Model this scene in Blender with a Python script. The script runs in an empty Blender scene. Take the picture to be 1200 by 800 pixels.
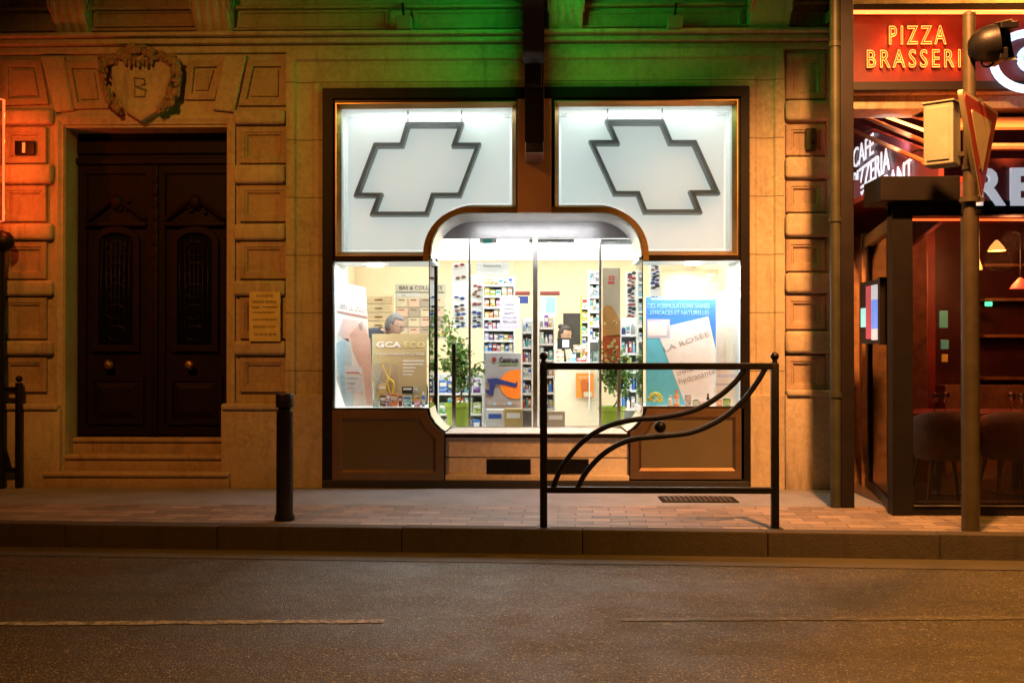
import bpy, bmesh, math, random
from mathutils import Vector, Matrix, Euler
R = math.radians
random.seed(7)
S = bpy.context.scene
COL = S.collection

# ------------------------------------------------------------------ camera, world, exposure, street light
CAMP = Vector((0, -9.4, 1.27))
cd = bpy.data.cameras.new('camera'); cam = bpy.data.objects.new('camera', cd); COL.objects.link(cam)
cd.sensor_width = 36; cd.lens = 36; cd.clip_start = .05; cd.clip_end = 500
ROT = Euler((R(90) + math.atan(8/1200), 0, math.atan(28/1200)), 'XYZ')
cam.location = CAMP; cam.rotation_euler = ROT
S.camera = cam
MC = ROT.to_matrix()
S.view_settings.view_transform = 'Standard'; S.view_settings.look = 'None'
S.view_settings.exposure = 0.0; S.view_settings.gamma = 1
S.view_settings.use_curve_mapping = False
w = bpy.data.worlds.new('World'); S.world = w; w.use_nodes = True
nt = w.node_tree; bg = nt.nodes['Background']
sky = nt.nodes.new('ShaderNodeTexSky'); sky.sky_type = 'NISHITA'; sky.sun_disc = False
sky.sun_elevation = R(2); sky.sun_rotation = R(120)
nt.links.new(sky.outputs[0], bg.inputs[0]); bg.inputs[1].default_value = 0.0012

def lamp(name, kind, loc, power, col, size=.2, target=None, **k):
    d = bpy.data.lights.new(name, kind); o = bpy.data.objects.new(name, d); COL.objects.link(o)
    o.location = loc; d.energy = power; d.color = col
    if kind == 'AREA':
        d.shape = 'RECTANGLE'; d.size = size; d.size_y = k.get('size_y', size)
    else:
        d.shadow_soft_size = size
    if kind == 'SPOT':
        d.spot_size = k.get('angle', R(120)); d.spot_blend = k.get('blend', .6)
    if target is not None:
        o.rotation_euler = (Vector(target) - Vector(loc)).to_track_quat('-Z', 'Y').to_euler()
    return o
# sodium light from outside the frame: restaurant wall street lamp, plus spots added for facade and road
lamp('sodium_spot', 'SPOT', (4.4, -.75, 4.9), 1000, (1, .36, .06), .28, (2.4, -4.2, 0), angle=R(160), blend=.8)
lamp('sodium_spot', 'SPOT', (2.1, -3.7, 5.1), 4000, (1, .39, .11), .12, (3.0, 0, .1), angle=R(72), blend=1)
lamp('sodium_spot', 'SPOT', (-3.4, -4.8, 4.7), 700, (1, .33, .045), .15, (-2.9, 0, 1.2), angle=R(80), blend=1)
lamp('sodium_spot', 'SPOT', (3.2, -6.7, 7.0), 5200, (1, .43, .05), .3, (2.6, -6.9, 0), angle=R(100), blend=1)

# ------------------------------------------------------------------ pixel -> world
def ray(px, py):
    return MC @ Vector(((px-600)/1200, (400-py)/1200, -1))
def Wp(px, py, y=0.0):
    d = ray(px, py); t = (y-CAMP.y)/d.y
    return CAMP + d*t
def Gp(px, py, z=0.0):
    d = ray(px, py); t = (z-CAMP.z)/d.z
    return CAMP + d*t
def rect(x0, y0, x1, y1, y=0.0):
    a = Wp(x0, y0, y); b = Wp(x1, y1, y)
    return a.x, b.x, b.z, a.z      # X0,X1,Z0,Z1
def pts(L, y=0.0):
    return [(Wp(a, b, y).x, Wp(a, b, y).z) for a, b in L]

# ------------------------------------------------------------------ materials
def nodes_of(name):
    m = bpy.data.materials.new(name); m.use_nodes = True
    return m, m.node_tree, m.node_tree.nodes['Principled BSDF']
def N(nt, t, **k):
    n = nt.nodes.new(t)
    for a, b in k.items():
        if a.startswith('i_'): n.inputs[a[2:].replace('_', ' ')].default_value = b
        else: setattr(n, a, b)
    return n
def mix(nt, fac, a, b, mode='MIX'):
    n = nt.nodes.new('ShaderNodeMix'); n.data_type = 'RGBA'; n.blend_type = mode
    for i, v in ((0, fac), (6, a), (7, b)):
        if hasattr(v, 'is_linked') or hasattr(v, 'links'): nt.links.new(v, n.inputs[i])
        elif v is not None:
            n.inputs[i].default_value = v if i == 0 else (*v, 1)[:4]
    return n.outputs[2]
def ramp(nt, src, p0, p1, c0=(0, 0, 0), c1=(1, 1, 1)):
    r = nt.nodes.new('ShaderNodeValToRGB'); nt.links.new(src, r.inputs[0])
    r.color_ramp.elements[0].position = p0; r.color_ramp.elements[1].position = p1
    r.color_ramp.elements[0].color = (*c0, 1); r.color_ramp.elements[1].color = (*c1, 1)
    return r.outputs[0]
def noise(nt, vec, scale, detail=5, rough=.6):
    n = N(nt, 'ShaderNodeTexNoise'); n.inputs['Scale'].default_value = scale
    n.inputs['Detail'].default_value = detail; n.inputs['Roughness'].default_value = rough
    if vec is not None: nt.links.new(vec, n.inputs['Vector'])
    return n.outputs['Fac']
def mat(name, col, rough=.6, metal=0, emit=None, es=1, var=.12, vscale=6, bump=0, bscale=60, spec=.5, coat=0):
    m, nt, b = nodes_of(name)
    geo = N(nt, 'ShaderNodeNewGeometry').outputs['Position']
    b.inputs['Roughness'].default_value = rough; b.inputs['Metallic'].default_value = metal
    b.inputs['Specular IOR Level'].default_value = spec
    b.inputs['Coat Weight'].default_value = coat
    f = noise(nt, geo, vscale)
    f = ramp(nt, f, .3, .7)
    c = mix(nt, f, tuple(x*(1-var) for x in col), tuple(min(1, x*(1+var)) for x in col))
    nt.links.new(c, b.inputs['Base Color'])
    if emit:
        b.inputs['Emission Color'].default_value = (*emit, 1); b.inputs['Emission Strength'].default_value = es
    if bump:
        bn = N(nt, 'ShaderNodeBump'); bn.inputs['Strength'].default_value = bump; bn.inputs['Distance'].default_value = .01
        nt.links.new(noise(nt, geo, bscale), bn.inputs['Height']); nt.links.new(bn.outputs[0], b.inputs['Normal'])
    return m
def stone(name, base=(.43, .355, .25), joints=0.0, dark=.5):
    m, nt, b = nodes_of(name)
    geo = N(nt, 'ShaderNodeNewGeometry').outputs['Position']
    n1 = ramp(nt, noise(nt, geo, 1.7, 6), .35, .7)
    n2 = ramp(nt, noise(nt, geo, 22, 6, .7), .35, .75)
    c = mix(nt, n1, tuple(x*.62 for x in base), base)
    c = mix(nt, n2, c, tuple(min(1, x*1.1) for x in base))
    # rain streaks and soot patches with their own shape
    mp = N(nt, 'ShaderNodeMapping'); nt.links.new(geo, mp.inputs[0]); mp.inputs['Scale'].default_value = (7, 3, .9)
    st = ramp(nt, noise(nt, mp.outputs[0], 1.3, 7, .7), .53, .74)
    c = mix(nt, st, c, tuple(x*dark for x in base))
    bl = ramp(nt, noise(nt, geo, 9, 8, .75), .62, .72)
    c = mix(nt, bl, c, tuple(x*.62 for x in base))
    h = noise(nt, geo, 70, 6, .7)
    if joints:
        sp = N(nt, 'ShaderNodeSeparateXYZ'); nt.links.new(geo, sp.inputs[0])
        a = N(nt, 'ShaderNodeMath', operation='DIVIDE'); nt.links.new(sp.outputs[2], a.inputs[0]); a.inputs[1].default_value = joints
        f = N(nt, 'ShaderNodeMath', operation='FRACT'); nt.links.new(a.outputs[0], f.inputs[0])
        l = N(nt, 'ShaderNodeMath', operation='LESS_THAN'); nt.links.new(f.outputs[0], l.inputs[0]); l.inputs[1].default_value = .016
        c = mix(nt, l.outputs[0], c, tuple(x*.25 for x in base))
    nt.links.new(c, b.inputs['Base Color']); b.inputs['Roughness'].default_value = .85
    bn = N(nt, 'ShaderNodeBump'); bn.inputs['Strength'].default_value = .55; bn.inputs['Distance'].default_value = .012
    nt.links.new(h, bn.inputs['Height']); nt.links.new(bn.outputs[0], b.inputs['Normal'])
    return m
def metal_brushed(name, col, rough=.28, bands=True, axis=(1.5, 1.5, 60)):
    m, nt, b = nodes_of(name)
    geo = N(nt, 'ShaderNodeNewGeometry').outputs['Position']
    mp = N(nt, 'ShaderNodeMapping'); nt.links.new(geo, mp.inputs[0]); mp.inputs['Scale'].default_value = axis
    f = noise(nt, mp.outputs[0], 4, 5)
    c = mix(nt, ramp(nt, f, .3, .7), tuple(x*.75 for x in col), col)
    nt.links.new(c, b.inputs['Base Color']); b.inputs['Metallic'].default_value = 1
    rr = N(nt, 'ShaderNodeMapRange'); nt.links.new(noise(nt, geo, 5), rr.inputs[0])
    rr.inputs[3].default_value = rough*.7; rr.inputs[4].default_value = rough*1.4
    nt.links.new(rr.outputs[0], b.inputs['Roughness'])
    bn = N(nt, 'ShaderNodeBump'); bn.inputs['Strength'].default_value = .12; bn.inputs['Distance'].default_value = .004
    nt.links.new(f, bn.inputs['Height']); nt.links.new(bn.outputs[0], b.inputs['Normal'])
    return m
def glass(name, tint=(1, 1, 1), refl=1.0, rough=0.0, ior=1.5):
    m = bpy.data.materials.new(name); m.use_nodes = True; nt = m.node_tree; nt.nodes.clear()
    o = N(nt, 'ShaderNodeOutputMaterial'); t = N(nt, 'ShaderNodeBsdfTransparent'); t.inputs[0].default_value = (*tint, 1)
    g = N(nt, 'ShaderNodeBsdfGlossy'); g.inputs['Roughness'].default_value = rough
    fr = N(nt, 'ShaderNodeFresnel'); fr.inputs[0].default_value = ior
    mu = N(nt, 'ShaderNodeMath', operation='MULTIPLY'); nt.links.new(fr.outputs[0], mu.inputs[0]); mu.inputs[1].default_value = refl
    mx = N(nt, 'ShaderNodeMixShader'); nt.links.new(mu.outputs[0], mx.inputs[0])
    nt.links.new(t.outputs[0], mx.inputs[1]); nt.links.new(g.outputs[0], mx.inputs[2]); nt.links.new(mx.outputs[0], o.inputs[0])
    return m
def emit(name, col, s):
    m, nt, b = nodes_of(name); b.inputs['Base Color'].default_value = (*[min(1, c) for c in col], 1)
    b.inputs['Emission Color'].default_value = (*col, 1); b.inputs['Emission Strength'].default_value = s
    return m

M = {}
M['stone'] = stone('limestone')
M['stone_j'] = stone('limestone_coursed', (.44, .37, .25), joints=.53)
M['stone_dark'] = stone('carved_limestone', (.26, .17, .11), dark=.4)
M['stone_panel'] = stone('limestone_panel', (.38, .28, .19))
M['marble'] = stone('sill_marble', (.60, .54, .47), dark=.75)
M['bronze'] = mat('dark_bronze', (.012, .008, .0055), .34, var=.3, vscale=5, metal=.3, spec=.3, bump=.05)
M['bronze2'] = metal_brushed('worn_bronze', (.28, .18, .10), .42)
M['blackframe'] = mat('black_anodised_frame', (.007, .005, .004), .5, spec=.15, var=.3)
M['brass'] = metal_brushed('brushed_brass', (.66, .42, .16), .34)
M['pillar'] = mat('copper_panel', (.60, .36, .22), .5, metal=.15, var=.1, vscale=3)
M['chrome'] = metal_brushed('polished_steel', (.82, .82, .80), .16)
M['reveal'] = mat('satin_white_metal', (.62, .62, .60), .22, metal=.45, var=.15, vscale=4)
M['steel'] = metal_brushed('grey_steel', (.42, .40, .38), .3)
M['brown_panel'] = mat('brown_laminate', (.095, .078, .045), .32, var=.08, vscale=2, bump=.04)
M['black_iron'] = mat('black_painted_iron', (.006, .005, .005), .42, spec=.22, bump=.15, bscale=90, var=.3)
M['dark'] = mat('dark_void', (.012, .010, .009), .6)
M['header'] = mat('dark_header', (.045, .038, .036), .35, var=.3)
M['door'] = mat('dark_oak', (.008, .003, .0018), .6, spec=.12, var=.35, vscale=9, bump=.25, bscale=30)
M['doorglass'] = mat('dark_door_glass', (.004, .004, .004), .12, var=.1)
M['glass'] = glass('clear_glass', (.97, .985, .98), .7)
M['glass_dim'] = glass('veranda_glass', (.75, .68, .66), 1.0)
M['glass_g'] = glass('greenish_glass_edge', (.75, .92, .88), 1.2)
M['winewhite'] = glass('wine_glass', (.85, .82, .8), 7)
M['white'] = mat('white_paint', (.80, .80, .78), .55, var=.03)
M['cream'] = mat('cream_wall', (.70, .585, .385), .6, var=.06, vscale=2)
M['creampale'] = mat('pale_cream', (.78, .68, .48), .6, var=.05)
m = bpy.data.materials.new('frosted_glass'); m.use_nodes = True; nt = m.node_tree; nt.nodes.clear()
o_ = N(nt, 'ShaderNodeOutputMaterial'); rf = N(nt, 'ShaderNodeBsdfRefraction'); rf.inputs['Roughness'].default_value = .16; rf.inputs['IOR'].default_value = 1.3; rf.inputs['Color'].default_value = (.97, .985, .98, 1)
df = N(nt, 'ShaderNodeBsdfTranslucent'); df.inputs[0].default_value = (.8, .82, .82, 1); mx = N(nt, 'ShaderNodeMixShader'); mx.inputs[0].default_value = .18
nt.links.new(rf.outputs[0], mx.inputs[1]); nt.links.new(df.outputs[0], mx.inputs[2]); nt.links.new(mx.outputs[0], o_.inputs[0]); M['frost'] = m
M['panel'] = mat('frosted_panel', (.72, .76, .75), .5, emit=(.86, .93, .92), es=.80, var=.02)
M['green_edge'] = mat('dark_green_metal', (.06, .08, .052), .6)
M['signred'] = mat('dark_red_board', (.15, .032, .03), .45, var=.1, vscale=3)
M['letter_b'] = mat('glow_white_letter', (.85, .88, .9), .4, emit=(.9, .93, 1), es=.9, var=.02)  # emission put into the board lettering to make it bright
M['pinkred'] = mat('maroon_glossy_board', (.19, .04, .045), .35, var=.1, vscale=3)
M['wallred'] = mat('red_wall', (.20, .025, .015), .5, var=.25, vscale=3)
M['walldark'] = mat('dark_brown_wall', (.06, .016, .010), .35, var=.4, vscale=3)
M['tan'] = mat('tan_leather', (.52, .38, .25), .5, var=.15, vscale=20, bump=.2)
M['arm'] = mat('orange_painted_arm', (.42, .13, .05), .5)
M['wood'] = mat('oak_leg', (.32, .20, .10), .5, var=.2)
M['curtain'] = mat('brown_wood_panelling', (.24, .12, .05), .45, var=.4, vscale=8)
M['greygreen'] = mat('grey_green_pipe', (.045, .044, .024), .5, spec=.3, metal=.3, var=.25, bump=.15)
M['pole'] = mat('brown_galvanised_pole', (.065, .05, .028), .42, metal=.4, var=.25, bump=.1)
M['beige_box'] = mat('beige_cabinet_paint', (.20, .195, .14), .5, var=.15, bump=.1)
M['signback'] = mat('sign_yellow_white', (.62, .52, .30), .35, var=.06)
M['signborder'] = mat('sign_red', (.42, .05, .03), .35, var=.1)
M['neon_o'] = emit('orange_neon', (1, .16, .035), 5)
M['neon_l'] = emit('red_orange_neon', (1, .085, .02), 3.4)
M['neon_core'] = emit('pale_orange_neon', (1, .34, .07), 7)
M['neon_txt'] = emit('yellow_orange_neon', (1, .16, .028), 6.5)
M['neon_r'] = emit('red_neon', (1, .10, .02), 5)
M['neon_b'] = emit('blue_white_neon', (.46, .72, 1), 1.5)
M['letter_w'] = mat('white_letter_glow', (.85, .88, .9), .4, emit=(.75, .85, 1), es=.45, var=.02)  # some glow put into the white so the letters stay bright
M['lamp_w'] = emit('ceiling_lamp_glass', (1, .98, .93), 12)
M['tile_w'] = emit('ceiling_glow', (1, .99, .95), 1.5)  # ceiling brightness put in as emission
M['led_green'] = emit('green_led', (.04, 1, .08), 18)
M['led_dim'] = mat('led_board', (.01, .02, .01), .4)
M['screen'] = emit('tv_screen_blue', (.12, .25, .75), 1.0)
M['screen2'] = emit('tv_screen_red', (.45, .06, .08), .9)
M['screen3'] = emit('tv_screen_cyan', (.35, .8, .75), .9)
M['exitgreen'] = emit('exit_lamp', (.05, 1, .3), 6)
M['lampshade'] = emit('amber_lamp_shade', (1, .5, .12), 2.2)
M['lampred'] = emit('red_lamp_shade', (1, .12, .05), 1.6)
M['skin'] = mat('skin', (.55, .33, .24), .5, var=.06)
M['hair'] = mat('grey_hair', (.20, .19, .19), .6, var=.35, vscale=60, bump=.5, bscale=150)
M['hairb'] = mat('dark_hair', (.035, .022, .018), .5, var=.3, vscale=60)
M['suit'] = mat('navy_jacket', (.018, .022, .035), .7)
M['coat'] = mat('white_coat', (.75, .74, .70), .7)
M['leaf'] = mat('leaf_green', (.15, .27, .045), .42, var=.5, vscale=14)
M['leaf2'] = mat('ochre_leaf', (.45, .22, .02), .45, var=.3, vscale=14)
M['pot'] = mat('lime_green_plastic', (.38, .52, .05), .35, var=.05)
M['soil'] = mat('potting_soil', (.03, .02, .012), .9)
M['bark'] = mat('thin_bark', (.10, .07, .04), .8)
PAL = {}
for n, c in dict(white=(.82, .82, .8), red=(.62, .05, .05), blue=(.05, .14, .55), green=(.12, .42, .12), yellow=(.75, .55, .06), orange=(.8, .25, .03),
                 pink=(.75, .22, .35), purple=(.25, .10, .40), teal=(.08, .45, .45), lime=(.50, .60, .08), sky=(.30, .60, .82), black=(.02, .02, .025),
                 grey=(.40, .41, .43), brown=(.20, .09, .04), beige=(.66, .55, .36), lilac=(.58, .58, .72), gold=(.56, .40, .14), cyan=(.14, .58, .78),
                 navy=(.03, .05, .22), peach=(.75, .48, .34), mint=(.45, .68, .58), maroon=(.25, .04, .03), azure=(.06, .24, .72), paper=(.86, .87, .86), taupe=(.42, .34, .24)).items():
    PAL[n] = mat('print_' + n, c, .42, var=.05, vscale=30)

def printed(name, c, c2):
    m, nt, b = nodes_of(name); geo = N(nt, 'ShaderNodeNewGeometry').outputs['Position']
    mp = N(nt, 'ShaderNodeMapping'); nt.links.new(geo, mp.inputs[0]); mp.inputs['Scale'].default_value = (1, 1, 2.4)
    v = N(nt, 'ShaderNodeTexVoronoi'); v.distance = 'CHEBYCHEV'; v.inputs['Scale'].default_value = 34; nt.links.new(mp.outputs[0], v.inputs[0])
    sc = N(nt, 'ShaderNodeSeparateColor'); nt.links.new(v.outputs['Color'], sc.inputs[0])
    col = mix(nt, ramp(nt, sc.outputs[0], .62, .66), c, c2); col = mix(nt, ramp(nt, sc.outputs[1], .80, .84), col, tuple(x*.35 for x in c))
    nt.links.new(col, b.inputs['Base Color']); b.inputs['Roughness'].default_value = .38; return m
PC = {}
for n, c in dict(white=(.82, .82, .8), red=(.62, .05, .05), blue=(.05, .14, .55), green=(.12, .42, .12), yellow=(.75, .55, .06), orange=(.8, .25, .03), pink=(.75, .22, .35), purple=(.25, .10, .40), teal=(.08, .45, .45), lime=(.50, .60, .08), sky=(.30, .60, .82),
                 grey=(.40, .41, .43), brown=(.20, .09, .04), beige=(.66, .55, .36), lilac=(.58, .58, .72), azure=(.06, .24, .72), paper=(.86, .87, .86), peach=(.75, .48, .34), mint=(.45, .68, .58), navy=(.03, .05, .22)).items():
    PC[n] = printed('carton_' + n, c, tuple(min(.85, x*.4+.42) for x in c) if sum(c) < 2 else (.45, .55, .66))
# ------------------------------------------------------------------ mesh helpers
ORG = {}
def tag(o, label=None, cat=None, group=None, kind=None):
    if label: o['label'] = label
    if cat: o['category'] = cat
    if group: o['group'] = group
    if kind: o['kind'] = kind
    return o
def thing(name, loc, label, cat, group=None, rz=0):
    o = bpy.data.objects.new(name, None); COL.objects.link(o); o.location = loc; o.rotation_euler = (0, 0, rz)
    o.empty_display_size = .1
    ORG[o] = Vector(loc)
    return tag(o, label, cat, group)
def root_org(p):
    while p.parent is not None: p = p.parent
    return ORG[p]
def link_mesh(name, me, m, parent=None, smooth=False, world=True):
    """mesh given in world coordinates; becomes child of parent or a top-level mesh with its origin at its base"""
    o = bpy.data.objects.new(name, me); COL.objects.link(o)
    if parent is not None:
        org = root_org(parent); o.parent = parent
    else:
        xs = [v.co for v in me.vertices]
        mn = Vector([min(v[i] for v in xs) for i in range(3)]); mx = Vector([max(v[i] for v in xs) for i in range(3)])
        org = Vector(((mn.x+mx.x)/2, (mn.y+mx.y)/2, mn.z)); o.location = org; ORG[o] = org
    if world: me.transform(Matrix.Translation(-org))
    if m is not None:
        for mm in (m if isinstance(m, (list, tuple)) else [m]): me.materials.append(mm)
    if smooth:
        for p in me.polygons: p.use_smooth = True
    return o
class MB:
    def __init__(s): s.bm = bmesh.new(); s.mi = 0
    def _f(s, vs):
        try:
            f = s.bm.faces.new(vs); f.material_index = s.mi; return f
        except ValueError: return None
    def box(s, x0, x1, y0, y1, z0, z1, bev=0, seg=2, Mx=None):
        b = bmesh.new()
        bmesh.ops.create_cube(b, size=1)
        for v in b.verts:
            v.co = Vector(((x0+x1)/2+v.co.x*(x1-x0), (y0+y1)/2+v.co.y*(y1-y0), (z0+z1)/2+v.co.z*(z1-z0)))
        if bev:
            bmesh.ops.bevel(b, geom=b.edges[:]+b.verts[:], offset=bev, segments=seg, affect='EDGES', profile=.5)
        if Mx is not None: b.transform(Mx)
        s.add(b); return s
    def add(s, b):
        mp = {}
        for v in b.verts: mp[v] = s.bm.verts.new(v.co)
        for f in b.faces: s._f([mp[v] for v in f.verts])
        b.free()
    def prect(s, x0, y0, x1, y1, yf, th, bev=0, seg=2):
        X0, X1, Z0, Z1 = rect(x0, y0, x1, y1, yf)
        return s.box(X0, X1, yf, yf+th, Z0, Z1, bev, seg)
    def tube(s, P, r, seg=8, cap=True, closed=False):
        P = [Vector(p) for p in P]; n = len(P); rings = []
        rr = r if isinstance(r, (list, tuple)) else [r]*n
        up = Vector((0, 0, 1))
        for i, p in enumerate(P):
            if closed: t = P[(i+1) % n]-P[i-1]
            else: t = (P[min(i+1, n-1)]-P[max(i-1, 0)])
            t.normalize()
            a = t.cross(up)
            if a.length < .05: a = t.cross(Vector((0, 1, 0)))
            a.normalize(); b = a.cross(t)
            rings.append([s.bm.verts.new(p+(a*math.cos(2*math.pi*k/seg)+b*math.sin(2*math.pi*k/seg))*rr[i]) for k in range(seg)])
        for i in range(n if closed else n-1):
            A, B = rings[i], rings[(i+1) % n]
            for k in range(seg): s._f([A[k], A[(k+1) % seg], B[(k+1) % seg], B[k]])
        if cap and not closed: s._f(rings[0][::-1]); s._f(rings[-1])
        return s
    def lathe(s, prof, c, seg=24, axis=None):
        """prof: (r,h) ; c centre ; axis default +z"""
        c = Vector(c); ax = Vector(axis or (0, 0, 1)).normalized()
        q = Vector((0, 0, 1)).rotation_difference(ax)
        rings = []
        for r, h in prof:
            rings.append([s.bm.verts.new(c+q @ Vector((r*math.cos(2*math.pi*k/seg), r*math.sin(2*math.pi*k/seg), h))) for k in range(seg)])
        for A, B in zip(rings, rings[1:]):
            for k in range(seg): s._f([A[k], A[(k+1) % seg], B[(k+1) % seg], B[k]])
        s._f(rings[0][::-1]); s._f(rings[-1]); return s
    def ball(s, c, r, sc=(1, 1, 1), sub=2):
        b = bmesh.new(); bmesh.ops.create_icosphere(b, subdivisions=sub, radius=r)
        for v in b.verts: v.co = Vector(c)+Vector((v.co.x*sc[0], v.co.y*sc[1], v.co.z*sc[2]))
        s.add(b); return s
    def rings(s, X0, X1, Z0, Z1, steps, cap=True):
        """concentric rectangular steps on a wall: steps = (inset, y)"""
        prev = None
        for ins, y in steps:
            cur = [s.bm.verts.new((x, y, z)) for x, z in ((X0+ins, Z0+ins), (X1-ins, Z0+ins), (X1-ins, Z1-ins), (X0+ins, Z1-ins))]
            if prev:
                for k in range(4): s._f([prev[k], prev[(k+1) % 4], cur[(k+1) % 4], cur[k]])
            prev = cur
        if cap: s._f(prev)
        return s
    def loft(s, A, B, closed=True):
        va = [s.bm.verts.new(p) for p in A]; vb = [s.bm.verts.new(p) for p in B]; n = len(A)
        for k in range(n if closed else n-1): s._f([va[k], va[(k+1) % n], vb[(k+1) % n], vb[k]])
        return s
    def build(s, name, m, parent=None, smooth=False, rec=True):
        if rec: bmesh.ops.recalc_face_normals(s.bm, faces=s.bm.faces[:])
        me = bpy.data.meshes.new(name); s.bm.to_mesh(me); s.bm.free()
        o = link_mesh(name, me, m, parent, smooth)
        if smooth == 'auto':
            for p in me.polygons: p.use_smooth = True
            try: me.set_sharp_from_angle(angle=R(35))
            except Exception: pass
        return o
def curve_mesh(outlines, ext, bev=0, fill='BOTH', res=1, cyclic=True):
    cu = bpy.data.curves.new('c', 'CURVE'); cu.dimensions = '2D'; cu.fill_mode = fill
    for L in outlines:
        sp = cu.splines.new('POLY'); sp.points.add(len(L)-1)
        for i, (a, b) in enumerate(L): sp.points[i].co = (a, b, 0, 1)
        sp.use_cyclic_u = cyclic
    cu.extrude = ext/2; cu.bevel_depth = bev; cu.bevel_resolution = res
    o = bpy.data.objects.new('c', cu); COL.objects.link(o)
    dg = bpy.context.evaluated_depsgraph_get(); dg.update()
    me = bpy.data.meshes.new_from_object(o.evaluated_get(dg)); bpy.data.objects.remove(o); bpy.data.curves.remove(cu)
    return me
def plate(name, outlines, y, th, m, parent=None, bev=0):
    """shape with holes drawn in X/Z; front face at y, going back th"""
    me = curve_mesh(outlines, th-2*bev, bev); me.polygons.foreach_set('use_smooth', [False]*len(me.polygons))
    for v in me.vertices: v.co = Vector((v.co.x, y+th/2-v.co.z, v.co.y))
    me.materials.clear()
    return link_mesh(name, me, m, parent)
def text(name, s, O, Rv, Uv, wd, ht, m, parent=None, th=.004, outline=0, font_space=1.0, bold=0):
    cu = bpy.data.curves.new('t', 'FONT'); cu.body = s; cu.size = 1; cu.space_character = font_space
    cu.extrude = .01; cu.resolution_u = 3
    if bold: cu.offset = bold
    if outline: cu.fill_mode = 'NONE'; cu.extrude = 0; cu.bevel_depth = outline; cu.bevel_resolution = 1
    o = bpy.data.objects.new('t', cu); COL.objects.link(o)
    dg = bpy.context.evaluated_depsgraph_get(); dg.update()
    me = bpy.data.meshes.new_from_object(o.evaluated_get(dg)); bpy.data.objects.remove(o); bpy.data.curves.remove(cu)
    xs = [v.co.x for v in me.vertices]; ys = [v.co.y for v in me.vertices]
    x0, x1, y0, y1 = min(xs), max(xs), min(ys), max(ys)
    sx = wd/(x1-x0); sy = ht/(y1-y0) if ht else sx
    O = Vector(O); Rv = Vector(Rv).normalized(); Uv = Vector(Uv).normalized(); Nv = Rv.cross(Uv)
    sz = (th/.01/2) if not outline else (sx+sy)/2
    for v in me.vertices: v.co = O+Rv*((v.co.x-x0)*sx)+Uv*((v.co.y-y0)*sy)+Nv*(v.co.z*sz)
    me.materials.clear()
    return link_mesh(name, me, m, parent)
def ptext(name, s, x0, y0, x1, y1, y, m, parent=None, th=.003, **k):
    X0, X1, Z0, Z1 = rect(x0, y0, x1, y1, y)
    return text(name, s, (X0, y, Z0), (1, 0, 0), (0, 0, 1), X1-X0, Z1-Z0, m, parent, th, **k)
def offset(P, d):
    """offset closed polygon; d>0 grows when P is counter-clockwise"""
    n = len(P); A = sum(P[i][0]*P[(i+1) % n][1]-P[(i+1) % n][0]*P[i][1] for i in range(n))
    sg = 1 if A > 0 else -1; out = []
    for i in range(n):
        p0, p1, p2 = Vector(P[i-1]), Vector(P[i]), Vector(P[(i+1) % n])
        a = (p1-p0).normalized(); b = (p2-p1).normalized()
        na = Vector((a.y, -a.x))*sg; nb = Vector((b.y, -b.x))*sg
        m = (na+nb); m = m.normalized() if m.length > .01 else na
        k = max(.4, m.dot(na)); out.append(tuple(p1+m*(d/k)))
    return out
def arc(cx, cy, rx, ry, a0, a1, n=10):
    return [(cx+rx*math.cos(R(a0+(a1-a0)*i/n)), cy+ry*math.sin(R(a0+(a1-a0)*i/n))) for i in range(n+1)]

# ================================================================== GROUND
m, nt, b = nodes_of('asphalt_road')
geo = N(nt, 'ShaderNodeNewGeometry').outputs['Position']
vo = N(nt, 'ShaderNodeTexVoronoi'); vo.inputs['Scale'].default_value = 135; b.inputs['Specular IOR Level'].default_value = .42; nt.links.new(geo, vo.inputs[0])
g1 = ramp(nt, vo.outputs['Color'], .2, .9, (.022, .017, .008), (.125, .098, .044))
c = mix(nt, ramp(nt, noise(nt, geo, 1.1, 6), .35, .65), g1, (.046, .036, .016), 'MIX')
c = mix(nt, .6, c, g1)
sx_ = N(nt, 'ShaderNodeSeparateColor'); nt.links.new(vo.outputs['Color'], sx_.inputs[0])
fl_ = ramp(nt, sx_.outputs[1], .93, .96); c = mix(nt, fl_, c, (.26, .21, .12))
fd_ = ramp(nt, sx_.outputs[2], .74, .78); c = mix(nt, fd_, c, (.012, .011, .010))
mp = N(nt, 'ShaderNodeMapping'); nt.links.new(geo, mp.inputs[0]); mp.inputs['Scale'].default_value = (.25, 3, 1)
tr = ramp(nt, noise(nt, mp.outputs[0], 1.4, 5), .45, .75)
c = mix(nt, mix(nt, .55, (0, 0, 0), tr), c, (.024, .020, .010))
nt.links.new(c, b.inputs['Base Color'])
rr = ramp(nt, noise(nt, geo, 3, 5), .3, .7, (.45, .45, .45), (.68, .68, .68)); nt.links.new(rr, b.inputs['Roughness'])
bn = N(nt, 'ShaderNodeBump'); bn.inputs['Strength'].default_value = .6; bn.inputs['Distance'].default_value = .006
nt.links.new(vo.outputs['Distance'], bn.inputs['Height'])
bn2 = N(nt, 'ShaderNodeBump'); bn2.inputs['Strength'].default_value = .4; bn2.inputs['Distance'].default_value = .01
nt.links.new(noise(nt, geo, 55, 6, .8), bn2.inputs['Height']); nt.links.new(bn.outputs[0], bn2.inputs['Normal']); nt.links.new(bn2.outputs[0], b.inputs['Normal'])
M['road'] = m
M['gutter'] = mat('gutter_concrete', (.050, .040, .022), .75, var=.25, vscale=3, bump=.4, bscale=90)
M['walkasph'] = mat('pavement_asphalt', (.17, .165, .17), .7, var=.18, vscale=2.5, bump=.35, bscale=120)
M['kerb'] = stone('kerb_granite', (.048, .035, .024), dark=.5)
m, nt, b = nodes_of('worn_road_paint'); geo = N(nt, 'ShaderNodeNewGeometry').outputs['Position']
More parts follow.
